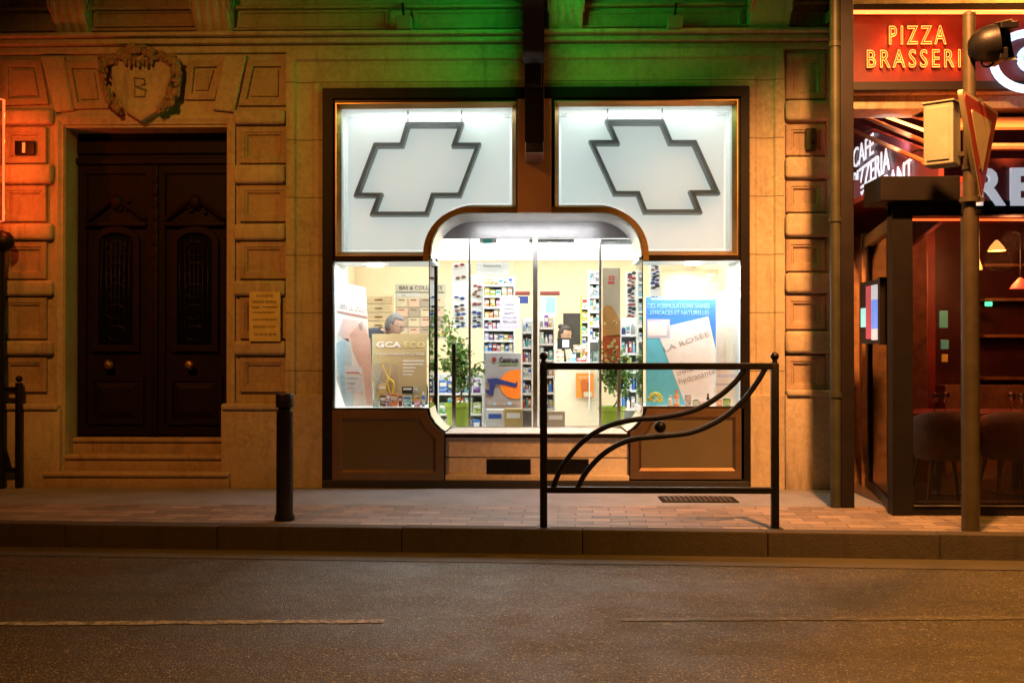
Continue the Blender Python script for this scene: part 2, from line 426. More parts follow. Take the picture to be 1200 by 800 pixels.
nt.links.new(mix(nt, ramp(nt, noise(nt, geo, 28, 8, .8), .44, .58), (.30, .255, .19), (.05, .042, .034)), b.inputs['Base Color']); b.inputs['Roughness'].default_value = .65; M['paint'] = m
m, nt, b = nodes_of('nearly_gone_road_paint'); geo = N(nt, 'ShaderNodeNewGeometry').outputs['Position']
nt.links.new(mix(nt, ramp(nt, noise(nt, geo, 28, 8, .8), .36, .50), (.18, .15, .11), (.05, .042, .033)), b.inputs['Base Color']); b.inputs['Roughness'].default_value = .65; M['paint2'] = m
# pavers
m, nt, b = nodes_of('pinkish_pavers')
geo = N(nt, 'ShaderNodeNewGeometry').outputs['Position']
mp = N(nt, 'ShaderNodeMapping'); nt.links.new(geo, mp.inputs[0]); mp.inputs['Rotation'].default_value = (0, 0, R(2.6))
nz = N(nt, 'ShaderNodeTexNoise'); nz.inputs['Scale'].default_value = 5; nt.links.new(geo, nz.inputs['Vector'])
ad = N(nt, 'ShaderNodeVectorMath', operation='MULTIPLY_ADD'); nt.links.new(nz.outputs['Color'], ad.inputs[0]); ad.inputs[1].default_value = (.035, .035, 0); nt.links.new(mp.outputs[0], ad.inputs[2])
br = N(nt, 'ShaderNodeTexBrick'); nt.links.new(ad.outputs[0], br.inputs['Vector'])
br.inputs['Scale'].default_value = 1; br.inputs['Brick Width'].default_value = .26; br.inputs['Row Height'].default_value = .13
br.inputs['Mortar Size'].default_value = .006; br.inputs['Mortar Smooth'].default_value = .3; br.inputs['Bias'].default_value = 0
br.inputs['Color1'].default_value = (.27, .205, .165, 1); br.inputs['Color2'].default_value = (.10, .078, .064, 1); br.inputs['Mortar'].default_value = (.07, .055, .043, 1)
c = mix(nt, ramp(nt, noise(nt, geo, 14, 6, .75), .3, .7), br.outputs[0], (.22, .155, .12), 'MIX')
c = mix(nt, .6, c, br.outputs[0]); c = mix(nt, ramp(nt, noise(nt, geo, 2.2, 6, .7), .5, .75), c, (.11, .08, .06))
nt.links.new(c, b.inputs['Base Color']); b.inputs['Roughness'].default_value = .6
bn = N(nt, 'ShaderNodeBump'); bn.inputs['Strength'].default_value = .9; bn.inputs['Distance'].default_value = .008; bn.invert = True
nt.links.new(br.outputs['Fac'], bn.inputs['Height'])
bn2 = N(nt, 'ShaderNodeBump'); bn2.inputs['Strength'].default_value = .3; bn2.inputs['Distance'].default_value = .008
nt.links.new(noise(nt, geo, 50, 6, .8), bn2.inputs['Height']); nt.links.new(bn.outputs[0], bn2.inputs['Normal']); nt.links.new(bn2.outputs[0], b.inputs['Normal'])
M['pavers'] = m

ZR = -.17
def line(pa, pb, z):
    a = Gp(*pa, z); c_ = Gp(*pb, z); d = (c_-a).normalized()
    return a-d*13, c_+d*13, d
ka, kb, kd = line((0, 613), (1200, 628), 0)       # kerb front edge
pa_, pb_, pd = line((0, 590), (1200, 594), 0)     # back of the paver strip
kn = Vector((kd.y, -kd.x, 0));                    # towards the road
if kn.y > 0: kn = -kn
def sheet(name, quad, m, lab=None):
    B = MB(); vs = [B.bm.verts.new(q) for q in quad]; B._f(vs); bmesh.ops.recalc_face_normals(B.bm, faces=B.bm.faces[:])
    me_n = name
    o = B.build(name, m, None)
    me = o.data
    if me.polygons[0].normal.z < 0: me.flip_normals()
    o['kind'] = 'structure'; return o
sheet('ground', [(-60, -60, ZR-.25), (60, -60, ZR-.25), (60, 60, ZR-.25), (-60, 60, ZR-.25)], M['road'])
v3 = lambda p, z: (p.x, p.y, z)
sheet('road', [(-40, -34, ZR), (40, -34, ZR), v3(kb, ZR), v3(ka, ZR)], M['road'])
g0, g1_ = ka+kn*.30, kb+kn*.30
sheet('gutter', [v3(g0, ZR+.004), v3(g1_, ZR+.004), v3(kb-kn*.02, ZR+.004), v3(ka-kn*.02, ZR+.004)], M['gutter'])
sheet('pavement', [v3(ka-kn*.2, -.004), v3(kb-kn*.2, -.004), (40, 3, -.004), (-40, 3, -.004)], M['walkasph'])
sheet('paving_strip', [v3(ka-kn*.135, 0), v3(kb-kn*.135, 0), v3(pb_, 0), v3(pa_, 0)], M['pavers'])
B = MB(); L = (kb-ka).length; t = 0; random.seed(3)
ang = math.atan2(kd.y, kd.x)
base_t = (Gp(102, 613, 0)-ka).length
t = base_t-math.ceil(base_t/1.13)*1.13; lens = []
while t < L:
    ln = 1.13+random.uniform(-.12, .25)
    Mx = Matrix.Translation(ka+kd*t) @ Matrix.Rotation(ang, 4, 'Z')
    j = random.uniform(-.004, .004)
    B.box(.0015, ln-.0015, 0+j, .13, ZR-.1, .004+j, .010, 3, Mx)
    t += ln
B.build('kerb', M['kerb'])['kind'] = 'structure'
# lane markings
for (xa, ya, xb, yb) in ((-420, 733, 450, 727), (728, 725, 1500, 722)):
    a = Gp(xa, ya, ZR+.004); c_ = Gp(xb, yb, ZR+.004); n_ = Vector((0, .034, 0))
    me_o = MB(); segs = 60; random.seed(xa+999)
    top, bot = [], []
    for i in range(segs+1):
        p = a.lerp(c_, i/segs); top.append(p+n_*(1+random.uniform(-.25, .2))); bot.append(p-n_*(1+random.uniform(-.25, .2)))
    me_o.loft(bot, top, False); o = me_o.build('lane_marking', M['paint'] if xa < 0 else M['paint2'])
    if o.data.polygons[0].normal.z < 0: o.data.flip_normals()
    o['kind'] = 'structure'
# drain cover in the pavement
a = Gp(776, 588, 0); c_ = Gp(858, 582, 0)
dc = thing('drain_cover', ((a.x+c_.x)/2, (a.y+c_.y)/2, 0), 'rectangular dark iron drain cover set in the grey pavement', 'drain cover')
B = MB(); B.box(a.x, c_.x, a.y, c_.y, -.02, .006, .003); B.build('frame', M['black_iron'], dc)
B = MB(); n_ = 14
for i in range(n_):
    x = a.x+.03+(c_.x-a.x-.06)*i/n_
    B.box(x, x+.022, a.y+.02, c_.y-.02, .006, .013)
B.build('grating', M['steel'], dc)

# ================================================================== STONE BUILDING
bld = thing('stone_building', (0, 0, 0), 'old carved limestone building with the lit shop front and dark double door', 'building')
XR = Wp(977, 300, 0).x
sX0, sX1, sZ0, sZ1 = rect(381, 107, 876, 566)
dX0, dX1, dZ0, dZ1 = rect(77, 150, 267, 500)
# main wall with door and shop openings
plate('wall', [[(-9, -.3), (XR, -.3), (XR, 8), (-9, 8)], [(dX0, -.2), (dX1, -.2), (dX1, dZ1), (dX0, dZ1)],
               [(sX0, -.1), (sX1, -.1), (sX1, sZ1), (sX0, sZ1)]], 0, .3, M['stone'], bld)
B = MB(); B.box(XR-.28, XR, .3, 2.4, -.3, 8); B.build('side_wall', M['stone'], bld)
# surround mouldings of shop front
aX0, aX1, aZ0, aZ1 = rect(337, 62, 918, 566)
k = 1/127.7
B = MB(); B.rings(aX0, aX1, -.60, aZ1, [(0, .01), (0, -.055), (10*k, -.055), (12*k, -.03), (17*k, -.022), (31*k, -.022), (33*k, -.040), (38*k, -.040), (44*k, -.018), (44.6*k, .05)], cap=False)
B.build('window_surround', M['stone_j'], bld)
def block_panel(x0, y0, x1, y1, m=None, skew=None):
    X0, X1, Z0, Z1 = rect(x0, y0, x1, y1)
    B = MB(); B.rings(X0, X1, Z0, Z1, [(0, .01), (.0, -.03), (.006, -.036), (.045, -.036), (.052, -.026), (.065, -.026), (.078, -.005), (.10, -.004)])
    if skew:
        zc = Z0
        for v in B.bm.verts: 
            if (v.co.x > (X0+X1)/2) == (skew[0] > 0) or len(skew) > 2:
                v.co.x += skew[1]*(v.co.z-zc)/(Z1-Z0)
    B.build('stone_panel', m or M['stone_panel'], bld)
def band(x0, y0, x1, y1, out=.075, top=False):
    X0, X1, Z0, Z1 = rect(x0, y0, x1, y1)
    B = MB(); B.box(X0, X1, -out, .02, Z0, Z1, .035, 4); B.build('rusticated_band', M['stone'], bld, smooth='auto')
pan = [(150, 192), (218, 260), (284, 327), (349, 397), (419, 459)]
bnd = [(130, 147), (194, 216), (263, 282), (329, 347), (399, 416)]
for (a, c_) in pan:
    block_panel(4, a, 56, c_); block_panel(282, a, 338, c_); block_panel(-70, a, -8, c_)
for (a, c_) in bnd: band(-90, a, 65, c_); band(275, a, 336, c_, .07)
for (a, c_) in [(64, 117), (147, 183), (213, 249), (281, 318), (347, 386), (417, 459)]: block_panel(920, a, 966, c_)
for (a, c_) in [(119, 143), (185, 210), (251, 278), (320, 344), (388, 414)]: band(919, a, 974, c_)
# right-hand end strip of the pier
B = MB(); B.prect(967, 60, 976, 460, -.028, .04, .01); B.build('end_pilaster', M['stone'], bld)
# plinths
def plinth(x0, x1, y0, out):
    X0, X1, Z0, Z1 = rect(x0, y0, x1, 570)
    B = MB(); B.box(X0, X1, -out, .0, -.1, Z1, .012); B.box(X0+.01, X1-.01, -out-.03, 0, Z1-.01, Z1+.045, .015, 3); B.build('plinth', M['stone'], bld, smooth='auto')
plinth(262, 338, 478, .085); plinth(-90, 74, 478, .085); plinth(918, 981, 462, .085)
for x0, x1 in ((338.5, 380), (878, 917.5)):
    X0, X1, Z0, Z1 = rect(x0, 462, x1, 570); B = MB(); B.box(X0, X1, -.062, 0, -.1, Z1, .008); B.build('plinth', M['stone'], bld)
# door surround (flat architrave) and jambs
X0, X1, Z0, Z1 = rect(66, 137, 276, 470)
B = MB(); B.rings(X0, X1, -.5, Z1, [(0, .01), (0, -.03), (.03, -.035), (.06, -.02), (.075, -.02), (.085, .0), (.0855, .28)], cap=False); B.build('door_surround', M['stone'], bld)
# slanted voussoirs above the door
def vous(P, name='voussoir', out=.05, m=None, bev=.02):
    plate(name, [pts(P)], -out, out+.01, m or M['stone'], bld, bev=bev)
vous([(52, 69), (75, 69), (86, 128), (69, 130)]); vous([(288, 69), (266, 69), (254, 128), (274, 130)])
def vpanel(P):
    Q = pts(P)
    plate('stone_panel', [Q, offset(Q, -.05)], -.035, .04, M['stone_panel'], bld, bev=.006)
    plate('stone_panel', [offset(Q, -.09)], -.02, .03, M['stone_panel'], bld, bev=.008)
vpanel([(4, 72), (49, 72), (58, 122), (4, 124)]); vpanel([(77, 74), (120, 74), (128, 127), (87, 128)])
vpanel([(222, 73), (265, 72), (252, 117), (218, 117)]); vpanel([(292, 72), (337, 72), (337, 124), (281, 124)])
# bed mouldings and cornice
def hmould(y0, y1, out, x0=-9, x1=XR+.02, name='moulding', m=None, bev=.012):
    Z1 = Wp(500, y0).z; Z0 = Wp(500, y1).z
    B = MB(); B.box(x0, x1, -out, .0, Z0, Z1, bev, 3); return B.build(name, m or M['stone'], bld, smooth='auto')
hmould(53.5, 62, .04); hmould(46.5, 53, .10); hmould(41, 46, .16, name='cornice'); hmould(33, 36, .06, m=M['stone_panel']); hmould(8, 12, .08, m=M['stone_panel']); hmould(-16, -6, .12)
B = MB(); B.box(-9, XR+.15, -.52, 0, Wp(500, -55).z, Wp(500, -38).z, .02, 2); B.build('balcony_slab', M['stone'], bld)
# corbels: scroll profile swept across the width with flutes
def corbel(x0, x1, plain=False):
    X0, X1, _, _ = rect(x0, 0, x1, 47); zb = Wp((x0+x1)/2, 47).z; zt = zb+.62
    B = MB(); nu = 33; nv = 22; G = []
    for j in range(nv+1):
        v = j/nv; z = zb+(zt-zb)*v
        d = .045+.40*(v**1.15)+.035*math.sin(v*math.pi*2.0)
        row = []
        for i in range(nu):
            u = i/(nu-1); fl = 0
            if not plain: fl = .016*abs(math.sin(u*math.pi*4))
            row.append(B.bm.verts.new((X0+(X1-X0)*u, -(d+fl), z)))
        G.append(row)
    for j in range(nv):
        for i in range(nu-1): B._f([G[j][i], G[j][i+1], G[j+1][i+1], G[j+1][i]])
        for i in (0, nu-1):
            p, q = G[j][i], G[j+1][i]
            B._f([B.bm.verts.new(p.co), B.bm.verts.new(q.co), B.bm.verts.new((q.co.x, 0, q.co.z)), B.bm.verts.new((p.co.x, 0, p.co.z))])
    B._f([B.bm.verts.new(G[0][0].co), B.bm.verts.new(G[0][-1].co), B.bm.verts.new((X1, 0, zb)), B.bm.verts.new((X0, 0, zb))])
    o = B.build('corbel', M['stone'], bld, smooth='auto')
    for xx, sg in ((X0, -1), (X1, 1)):
        C = MB(); n = 40; P = []
        for i in range(n):
            t = i/(n-1); a = t*math.pi*4; r = .13*(1-t)+.012
            P.append((xx+sg*.006, -.17-math.cos(a)*r*.75, zb+.33+math.sin(a)*r*1.3))
        C.tube(P, .012, 6); C.ball((xx, -.17, zb+.33), .03, (.6, 1, 1)); C.build('scroll', M['stone_panel'], o, smooth=True)
for a, c_, p in ((70, 109, False), (233, 275, False), (643, 682, False), (875, 921, True)): corbel(a, c_, p)
# frieze panels behind the corbels
for x0, x1 in ((112, 228), (280, 455), (485, 608), (690, 868), (925, 945), (950, 968)):
    X0, X1, Z0, Z1 = rect(x0, 14, x1, 32); B = MB(); B.rings(X0, X1, Z0, Z1, [(0, .005), (0, -.03), (.02, -.03), (.03, -.012)]); B.build('stone_panel', M['stone_panel'], bld)
# carved cartouche above the door
sh = pts([(141, 71), (155, 66), (170, 70), (186, 66), (200, 71), (202, 92), (196, 115), (186, 132), (171, 141), (156, 132), (146, 115), (140, 92)])
ca = plate('cartouche', [sh], -.13, .13, M['stone'], bld, bev=.035)
B = MB()
def pw(x, y, d): p = Wp(x, y, 0); return (p.x, -d, p.z)
for sgn in (-1, 1):
    C = 171
    P = [(C+sgn*33, 74), (C+sgn*42, 78), (C+sgn*45, 92), (C+sgn*42, 110), (C+sgn*34, 126), (C+sgn*22, 138)]
    B.tube([pw(x, y, .13) for x, y in P], [.03, .042, .034, .028, .024, .012], 8)
    for i in range(60):
        q = random.random(); j = q*(len(P)-1.01); a = P[int(j)]; b_ = P[int(j)+1]; f = j-int(j)
        x = a[0]+(b_[0]-a[0])*f-sgn*random.uniform(-2, 7); y = a[1]+(b_[1]-a[1])*f+random.uniform(-3, 3)
        B.ball(pw(x, y, .15+random.uniform(-.02, .02)), random.uniform(.012, .026), (random.uniform(.5, 1.4), .7, random.uniform(.8, 2)), 2)
    for i in range(3):
        x = C+sgn*(36+2*i); n = 16
        B.tube([pw(x+math.cos(t/n*9)*(8-6*t/n)-2, 74+i*0+math.sin(t/n*9)*(7-5*t/n), .14) for t in range(n)], .016, 6)
for i in range(90):
    a = random.uniform(0, math.pi); r = random.uniform(.45, 1)
    B.ball(pw(171+math.cos(a)*29*r, 73-math.sin(a)*14*r+abs(math.cos(a))*3, .13+random.uniform(-.03, .04)), random.uniform(.014, .032), (random.uniform(.6, 1.8), .8, random.uniform(.6, 1.6)), 2)
for i in range(7):
    B.ball(pw(156+i*5, 78+(3 if i % 2 else 0), .18), .03, (.7, .7, 1.5), 1)
B.build('carved_scrollwork', M['stone_dark'], ca, smooth='auto')
B = MB()   # monogram on the shield
B.tube([pw(164, 95, .155), pw(164, 116, .14)], .009, 6); B.tube([pw(164, 95, .14), pw(176, 97, .155), pw(177, 103, .155), pw(166, 106, .155), pw(178, 110, .155), pw(176, 117, .155), pw(164, 117, .14)], .008, 6)
B.build('monogram', M['stone'], ca, smooth=True)
# steps
for (x0, x1, zt, zb, yf) in ((58, 273, .14, .0, -.15), (76, 268, .285, .14, .00), (78, 268, .43, .285, .14)):
    X0 = Wp(x0, 540, 0).x; X1 = Wp(x1, 540, 0).x
    if yf >= 0: X0 = dX0+.0; X1 = dX1
    if yf == 0: yf = -.02
    B = MB(); B.box(X0, X1, yf+.025, .4, zb-.01, zt-.03, .004); B.box(X0-.0, X1, yf, .4, zt-.045, zt, .018, 3)
    B.build('step', M['stone_panel'], bld, smooth='auto')
# ---- the double door
dr = MB(); yD = .24
dr.box(dX0-.05, dX1+.05, yD+.02, yD+.07, .42, dZ1+.1); door = dr.build('door', M['door'], bld)
xm = (dX0+dX1)/2
B = MB(); zt = Wp(180, 193, yD).z
B.box(dX0-.02, dX1+.02, yD-.03, yD+.02, zt, zt+.06, .01); B.box(dX0, dX1, yD-.015, yD+.02, zt+.1, dZ1-.08, .012)
B.build('transom', M['door'], door)
for sg in (-1, 1):
    a, c_ = (dX0+.02, xm-.012) if sg < 0 else (xm+.012, dX1-.02)
    B = MB(); zlo = .45
    B.rings(a, c_, zlo, zt-.01, [(0, yD+.02), (0, yD-.01), (.075, -.0+yD-.01), (.085, yD+.012)], cap=True)
    leaf = B.build('door_leaf', M['door'], door)
    mx = (a+c_)/2; wv = (c_-a)
    # pediment
    zp = Wp(180, 262, yD).z
    B = MB()
    for s2 in (-1, 1):
        B.tube([(mx+s2*(wv/2-.08), yD-.03, zp+.03), (mx+s2*.06, yD-.03, zp+.20)], .022, 6)
    B.box(a+.07, c_-.07, yD-.05, yD+.01, zp-.03, zp+.01, .008)
    B.ball((mx, yD-.02, zp+.2), .06, (1, .5, 1.2), 2)
    for q in range(9): B.ball((mx+random.uniform(-.12, .12), yD-.01, zp+.16+random.uniform(-.06, .06)), .025, (1, .6, 1), 1)
    B.build('carved_pediment', M['door'], leaf, smooth='auto')
    # arched glass with grille
    z0 = Wp(180, 405, yD).z; z1 = Wp(180, 285, yD).z; hw = .17
    P = [(mx-hw, z0), (mx+hw, z0), (mx+hw, z1)]+[(mx+hw*math.cos(t), z1+hw*.6*math.sin(t)) for t in [math.pi*i/12 for i in range(1, 12)]]+[(mx-hw, z1)]
    plate('window_moulding', [offset(P, .05), P], yD-.035, .04, M['door'], leaf, bev=.008)
    plate('pane', [P], yD-.005, .008, M['doorglass'], leaf)
    B = MB()
    for q in range(7):
        x = mx-hw+.045*(q+.5)+.003
        B.tube([(x, yD-.015, z0), (x+.01*math.sin(q), yD-.015, (z0+z1)/2), (x, yD-.015, z1+.04)], .006, 5)
    for q in range(5):
        zz = z0+.12+q*.2; B.tube([(mx+math.cos(t/12*2*math.pi)*.09, yD-.018, zz+math.sin(t/12*2*math.pi)*.07) for t in range(12)], .006, 5, closed=True)
    B.build('grille', M['black_iron'], leaf, smooth=True)
    B = MB(); zz0 = .55; zz1 = Wp(180, 440, yD).z
    B.rings(a+.1, c_-.1, zz0, zz1, [(0, yD+.012), (0, yD-.02), (.05, yD-.02), (.06, yD-.0), (.12, yD-.02)]); B.build('lower_panel', M['door'], leaf)
    kx = mx if sg < 0 else mx-.03
    kp = Wp(131 if sg < 0 else 225, 427, yD)
    B = MB(); B.lathe([(.012, 0), (.014, .04), (.04, .05), (.045, .07), (.03, .095), (.005, .1)], (kp.x, yD-.01, kp.z), 16, (0, -1, 0)); B.build('knob', M['brass'], leaf, smooth='auto')
B = MB(); B.box(xm-.03, xm+.03, yD-.04, yD+.02, .45, zt-.01, .012)
for q in range(8): B.ball((xm, yD-.04, zt-.15-q*.12), .035-.002*q, (1, .6, 1.3), 1)
B.build('centre_bead', M['door'], door, smooth='auto')

# ================================================================== SHOP FRONT (parts of the building)
UL = pts([(400, 128), (600, 126), (600, 240), (556, 240)] + [(556+(-56)*math.sin(R(a)), 296-56*math.cos(R(a))) for a in range(8, 87, 8)] + [(500, 295), (400, 295)])
UR = pts([(655, 125), (858, 124), (858, 294), (757, 294)] + [(701+56*math.cos(R(a)), 296-56*math.sin(R(a))) for a in range(4, 87, 8)] + [(701, 240), (655, 240)])
NT = [(503, 306)] + [(551-48*math.cos(R(a)), 298-48*math.sin(R(a))) for a in range(0, 91, 9)] + [(705+48*math.sin(R(a)), 298-48*math.cos(R(a))) for a in range(0, 91, 9)] + [(753, 306)]
NB = [(753, 476)] + [(753-19+19*math.cos(R(a))*0+0, 0) for a in []] + [(755, 478), (752, 487), (747, 495), (740, 502), (735, 505), (735, 508)] + [(522, 508), (522, 505), (517, 502), (510, 495), (505, 487), (503, 478)]
hole = pts([(392, 307)] + NT + [(868, 305), (868, 476)] + NB + [(392, 478)])
outer = [(sX0, .07), (sX1, .07), (sX1, sZ1), (sX0, sZ1)]
# cut-out below the niche for the stone base
bx0, bx1, bz0, bz1 = rect(522, 508, 737, 563)
hole2 = [p for p in hole]
# join niche hole with the base cut-out
hl = []
for p in hole:
    hl.append(p)
plate('shop_frame', [outer, offset(UL, .045), offset(UR, .045), hl, [(bx0, .09), (bx1, .09), (bx1, bz1-.03), (bx0, bz1-.03)]], -.045, .06, M['bronze'], bld, bev=.003)
# brass rebates round the upper windows
for Q, lab in ((UL, 'left'), (UR, 'right')):
    B = MB(); O_ = offset(Q, .043)
    B.loft([(x, -.052, z) for x, z in O_], [(x, -.052, z) for x, z in offset(Q, .036)])
    B.loft([(x, -.052, z) for x, z in offset(Q, .036)], [(x, .012, z) for x, z in Q])
    B.loft([(x, -.052, z) for x, z in O_], [(x, -.03, z) for x, z in O_])
    fr = B.build('window_frame', M['brass'], bld, smooth=False)
    plate('pane', [offset(Q, .01)], .02, .008, M['glass'], fr)
# outer dark ring standing proud
plate('outer_trim', [[(sX0-.005, -.02), (sX1+.005, -.02), (sX1+.005, sZ1+.005), (sX0-.005, sZ1+.005)], [(sX0+.085, .04), (sX1-.07, .04), (sX1-.07, sZ1-.085), (sX0+.085, sZ1-.085)]], -.075, .027, M['blackframe'], bld, bev=.004)
# rim of the niche, brass
nt_pts = pts(NT); B = MB(); out = []
NTo = offset(nt_pts + [(0, 1.0)], .05)[:-1]; 
n = len(nt_pts)
def rimloop(P, y): return [(x, y, z) for x, z in P]
NTo[0] = (nt_pts[0][0]-.05, nt_pts[0][1]); NTo[-1] = (nt_pts[-1][0]+.05, nt_pts[-1][1])
B.loft(rimloop(NTo, -.045), rimloop(NTo, -.065), False); B.loft(rimloop(NTo, -.065), rimloop(nt_pts, -.06), False); B.loft(rimloop(nt_pts, -.06), rimloop(nt_pts, .0), False)
B.build('niche_rim', M['brass'], bld, smooth='auto')
# polished reveal of the niche
ND = .62
B = MB(); B.loft(rimloop([(x, z) for x, z in nt_pts], .0), rimloop([(x*1.0, z) for x, z in nt_pts], ND), False); B.build('niche_reveal', M['reveal'], bld, smooth='auto')
lowL = pts([(503, 478), (505, 487), (510, 495), (517, 502), (522, 505)]); lowR = pts([(753, 476), (752, 487), (747, 495), (740, 502), (735, 505)])
for Q in (lowL, lowR):
    B = MB(); B.loft(rimloop(Q, -.045), rimloop(Q, ND), False); B.build('niche_reveal', M['creampale'], bld, smooth='auto')
# central copper pillar between upper windows
B = MB(); B.prect(606.5, 116, 646, 249, -.085, .04, .004); B.build('pillar_panel', M['pillar'], bld)
# header and glazing inside the niche
xa, xb, zh0, zh1 = rect(512, 262, 750, 279, ND)
hz = nt_pts
plate('header', [[(nt_pts[0][0], Wp(628, 279, ND).z)] + [(x, z) for x, z in nt_pts if z > Wp(628, 279, ND).z] + [(nt_pts[-1][0], Wp(628, 279, ND).z)]], ND, .05, M['header'], bld)
def vbar(x0, x1, y0, y1, yy, th, m, name='mullion', par=None):
    B = MB(); B.prect(x0, y0, x1, y1, yy, th, .002); return B.build(name, m, par or bld)
sl = vbar(512, 748, 500, 506, ND+.0, .05, M['steel'], 'sill_rail')
vbar(624.5, 630, 279, 500, ND-.005, .045, M['steel']); vbar(549, 551.5, 279, 500, ND, .04, M['steel']); vbar(702, 705, 279, 500, ND, .04, M['steel'])
vbar(506, 512.5, 303, 500, ND-.05, .06, M['bronze']); vbar(746.5, 750, 303, 500, ND-.05, .06, M['steel'])
vbar(529.5, 534, 402, 505, ND-.09, .035, M['chrome'], 'door_handle'); vbar(723.5, 727.5, 420, 503, ND-.09, .035, M['steel'], 'door_handle')
B = MB(); B.prect(512, 279, 748, 500, ND+.02, .008); B.build('pane', M['glass'], bld)
# niche floor
B = MB(); X0, X1 = lowL[-1][0], lowR[-1][0]; zf = Wp(628, 507, 0).z
B.box(X0, X1, -.03, ND, zf-.05, zf, .006); B.build('niche_floor', M['marble'], bld)
# stone base
B = MB(); B.box(bx0, bx1, .0, .1, Wp(628, 536, 0).z+.006, zf-.05); B.build('stone_base', M['marble'], bld)
B = MB(); B.box(bx0, bx1, .0, .1, Wp(628, 556).z, Wp(628, 536.5).z); B.build('stone_base', M['marble'], bld)
B = MB(); B.box(bx0, bx1, -.05, .1, Wp(628, 561).z-.02, Wp(628, 556).z, .006); B.build('stone_base', M['marble'], bld)
for x0, x1 in ((570, 622), (640, 690)):
    vb = vbar(x0, x1, 537.5, 555, -.006, .02, M['dark'], 'vent_grille'); B = MB(); X0, X1, Z0, Z1 = rect(x0, 537.5, x1, 555)
    for i in range(9):
        z = Z0+(Z1-Z0)*(i+.5)/9; B.box(X0+.005, X1-.005, -.014, -.006, z-.003, z+.003)
    B.box((X0+X1)/2-.006, (X0+X1)/2+.006, -.016, -.006, Z0, Z1); B.build('slats', M['black_iron'], vb)
B = MB(); B.box(sX0, sX1, -.09, .1, -.05, .068, .004); B.build('base_strip', M['dark'], bld)
# lower bronze panels
LP = pts([(391, 480), (501, 480), (503, 488), (508, 496), (515, 503), (521, 506), (521, 562), (391, 562)])
RP = pts([(758, 478), (870, 478), (870, 560), (738, 560), (738, 505), (745, 502), (750, 496), (754, 488)])
for Q in (LP, RP):
    i1 = offset(Q, -.075); i2 = offset(Q, -.10)
    o = plate('lower_panel', [offset(Q, -.09)], -.05, .01, M['brown_panel'], bld)
    B = MB(); B.loft(rimloop(Q, -.05), rimloop(Q, -.075)); B.loft(rimloop(Q, -.075), rimloop(i1, -.075)); B.loft(rimloop(i1, -.075), rimloop(i2, -.052)); B.build('panel_frame', M['bronze2'], o)
# display windows: glass, frames, floor, back, ceiling
for sgn, (x0, x1, y0, y1) in ((-1, (392, 503, 307, 478)), (1, (753, 868, 305, 476))):
    X0, X1, Z0, Z1 = rect(x0, y0, x1, y1)
    B = MB(); B.box(X0, X1, -.01, -.002, Z0, Z1); pn = B.build('pane', M['glass'], bld)
    xs = X1 if sgn < 0 else X0
    B = MB(); B.box(xs-.004, xs+.004, .0, ND-.05, Z0, Z1); B.build('side_pane', M['glass_g'], pn)
    B = MB(); B.box(X0-.02, X1, .02, ND, Z0-.06, Z0-.004); B.build('display_floor', M['white'], bld)
    B = MB(); B.box(X0-.02 if sgn < 0 else X0-.03, X1+.03 if sgn < 0 else X1+.02, .02, ND, Z1+.005, Z1+.035); B.build('display_ceiling', M['white'], bld)
    xo = X0 if sgn < 0 else X1
    B = MB(); B.box(xo-.03, xo-.012, .02, ND+.1, Z0-.5, Z1+.04) if sgn < 0 else B.box(xo+.012, xo+.03, .02, ND+.1, Z0-.5, Z1+.04); B.build('display_side', M['white'], bld)
    B = MB(); B.box(X0, X1, ND-.02, ND, -.1, Z0-.06); B.build('display_base_back', M['white'], bld)
    B = MB(); cx = Wp(440 if sgn < 0 else 812, 312, .3).x
    B.lathe([(.075, 0), (.08, .012), (.08, .02)], (cx, .3, Z1-.018), 20); L_ = B.build('ceiling_spot', M['lamp_w'], bld)
    lamp('display_light', 'AREA', ((X0+X1)/2, .045, Z1-.02), 19, (1, .99, .97), .8, ((X0+X1)/2, .12, 0), size_y=.05); lamp('display_light', 'AREA', (cx, .42, Z1-.03), 8, (1, .97, .92), .22, (cx, .45, 0))
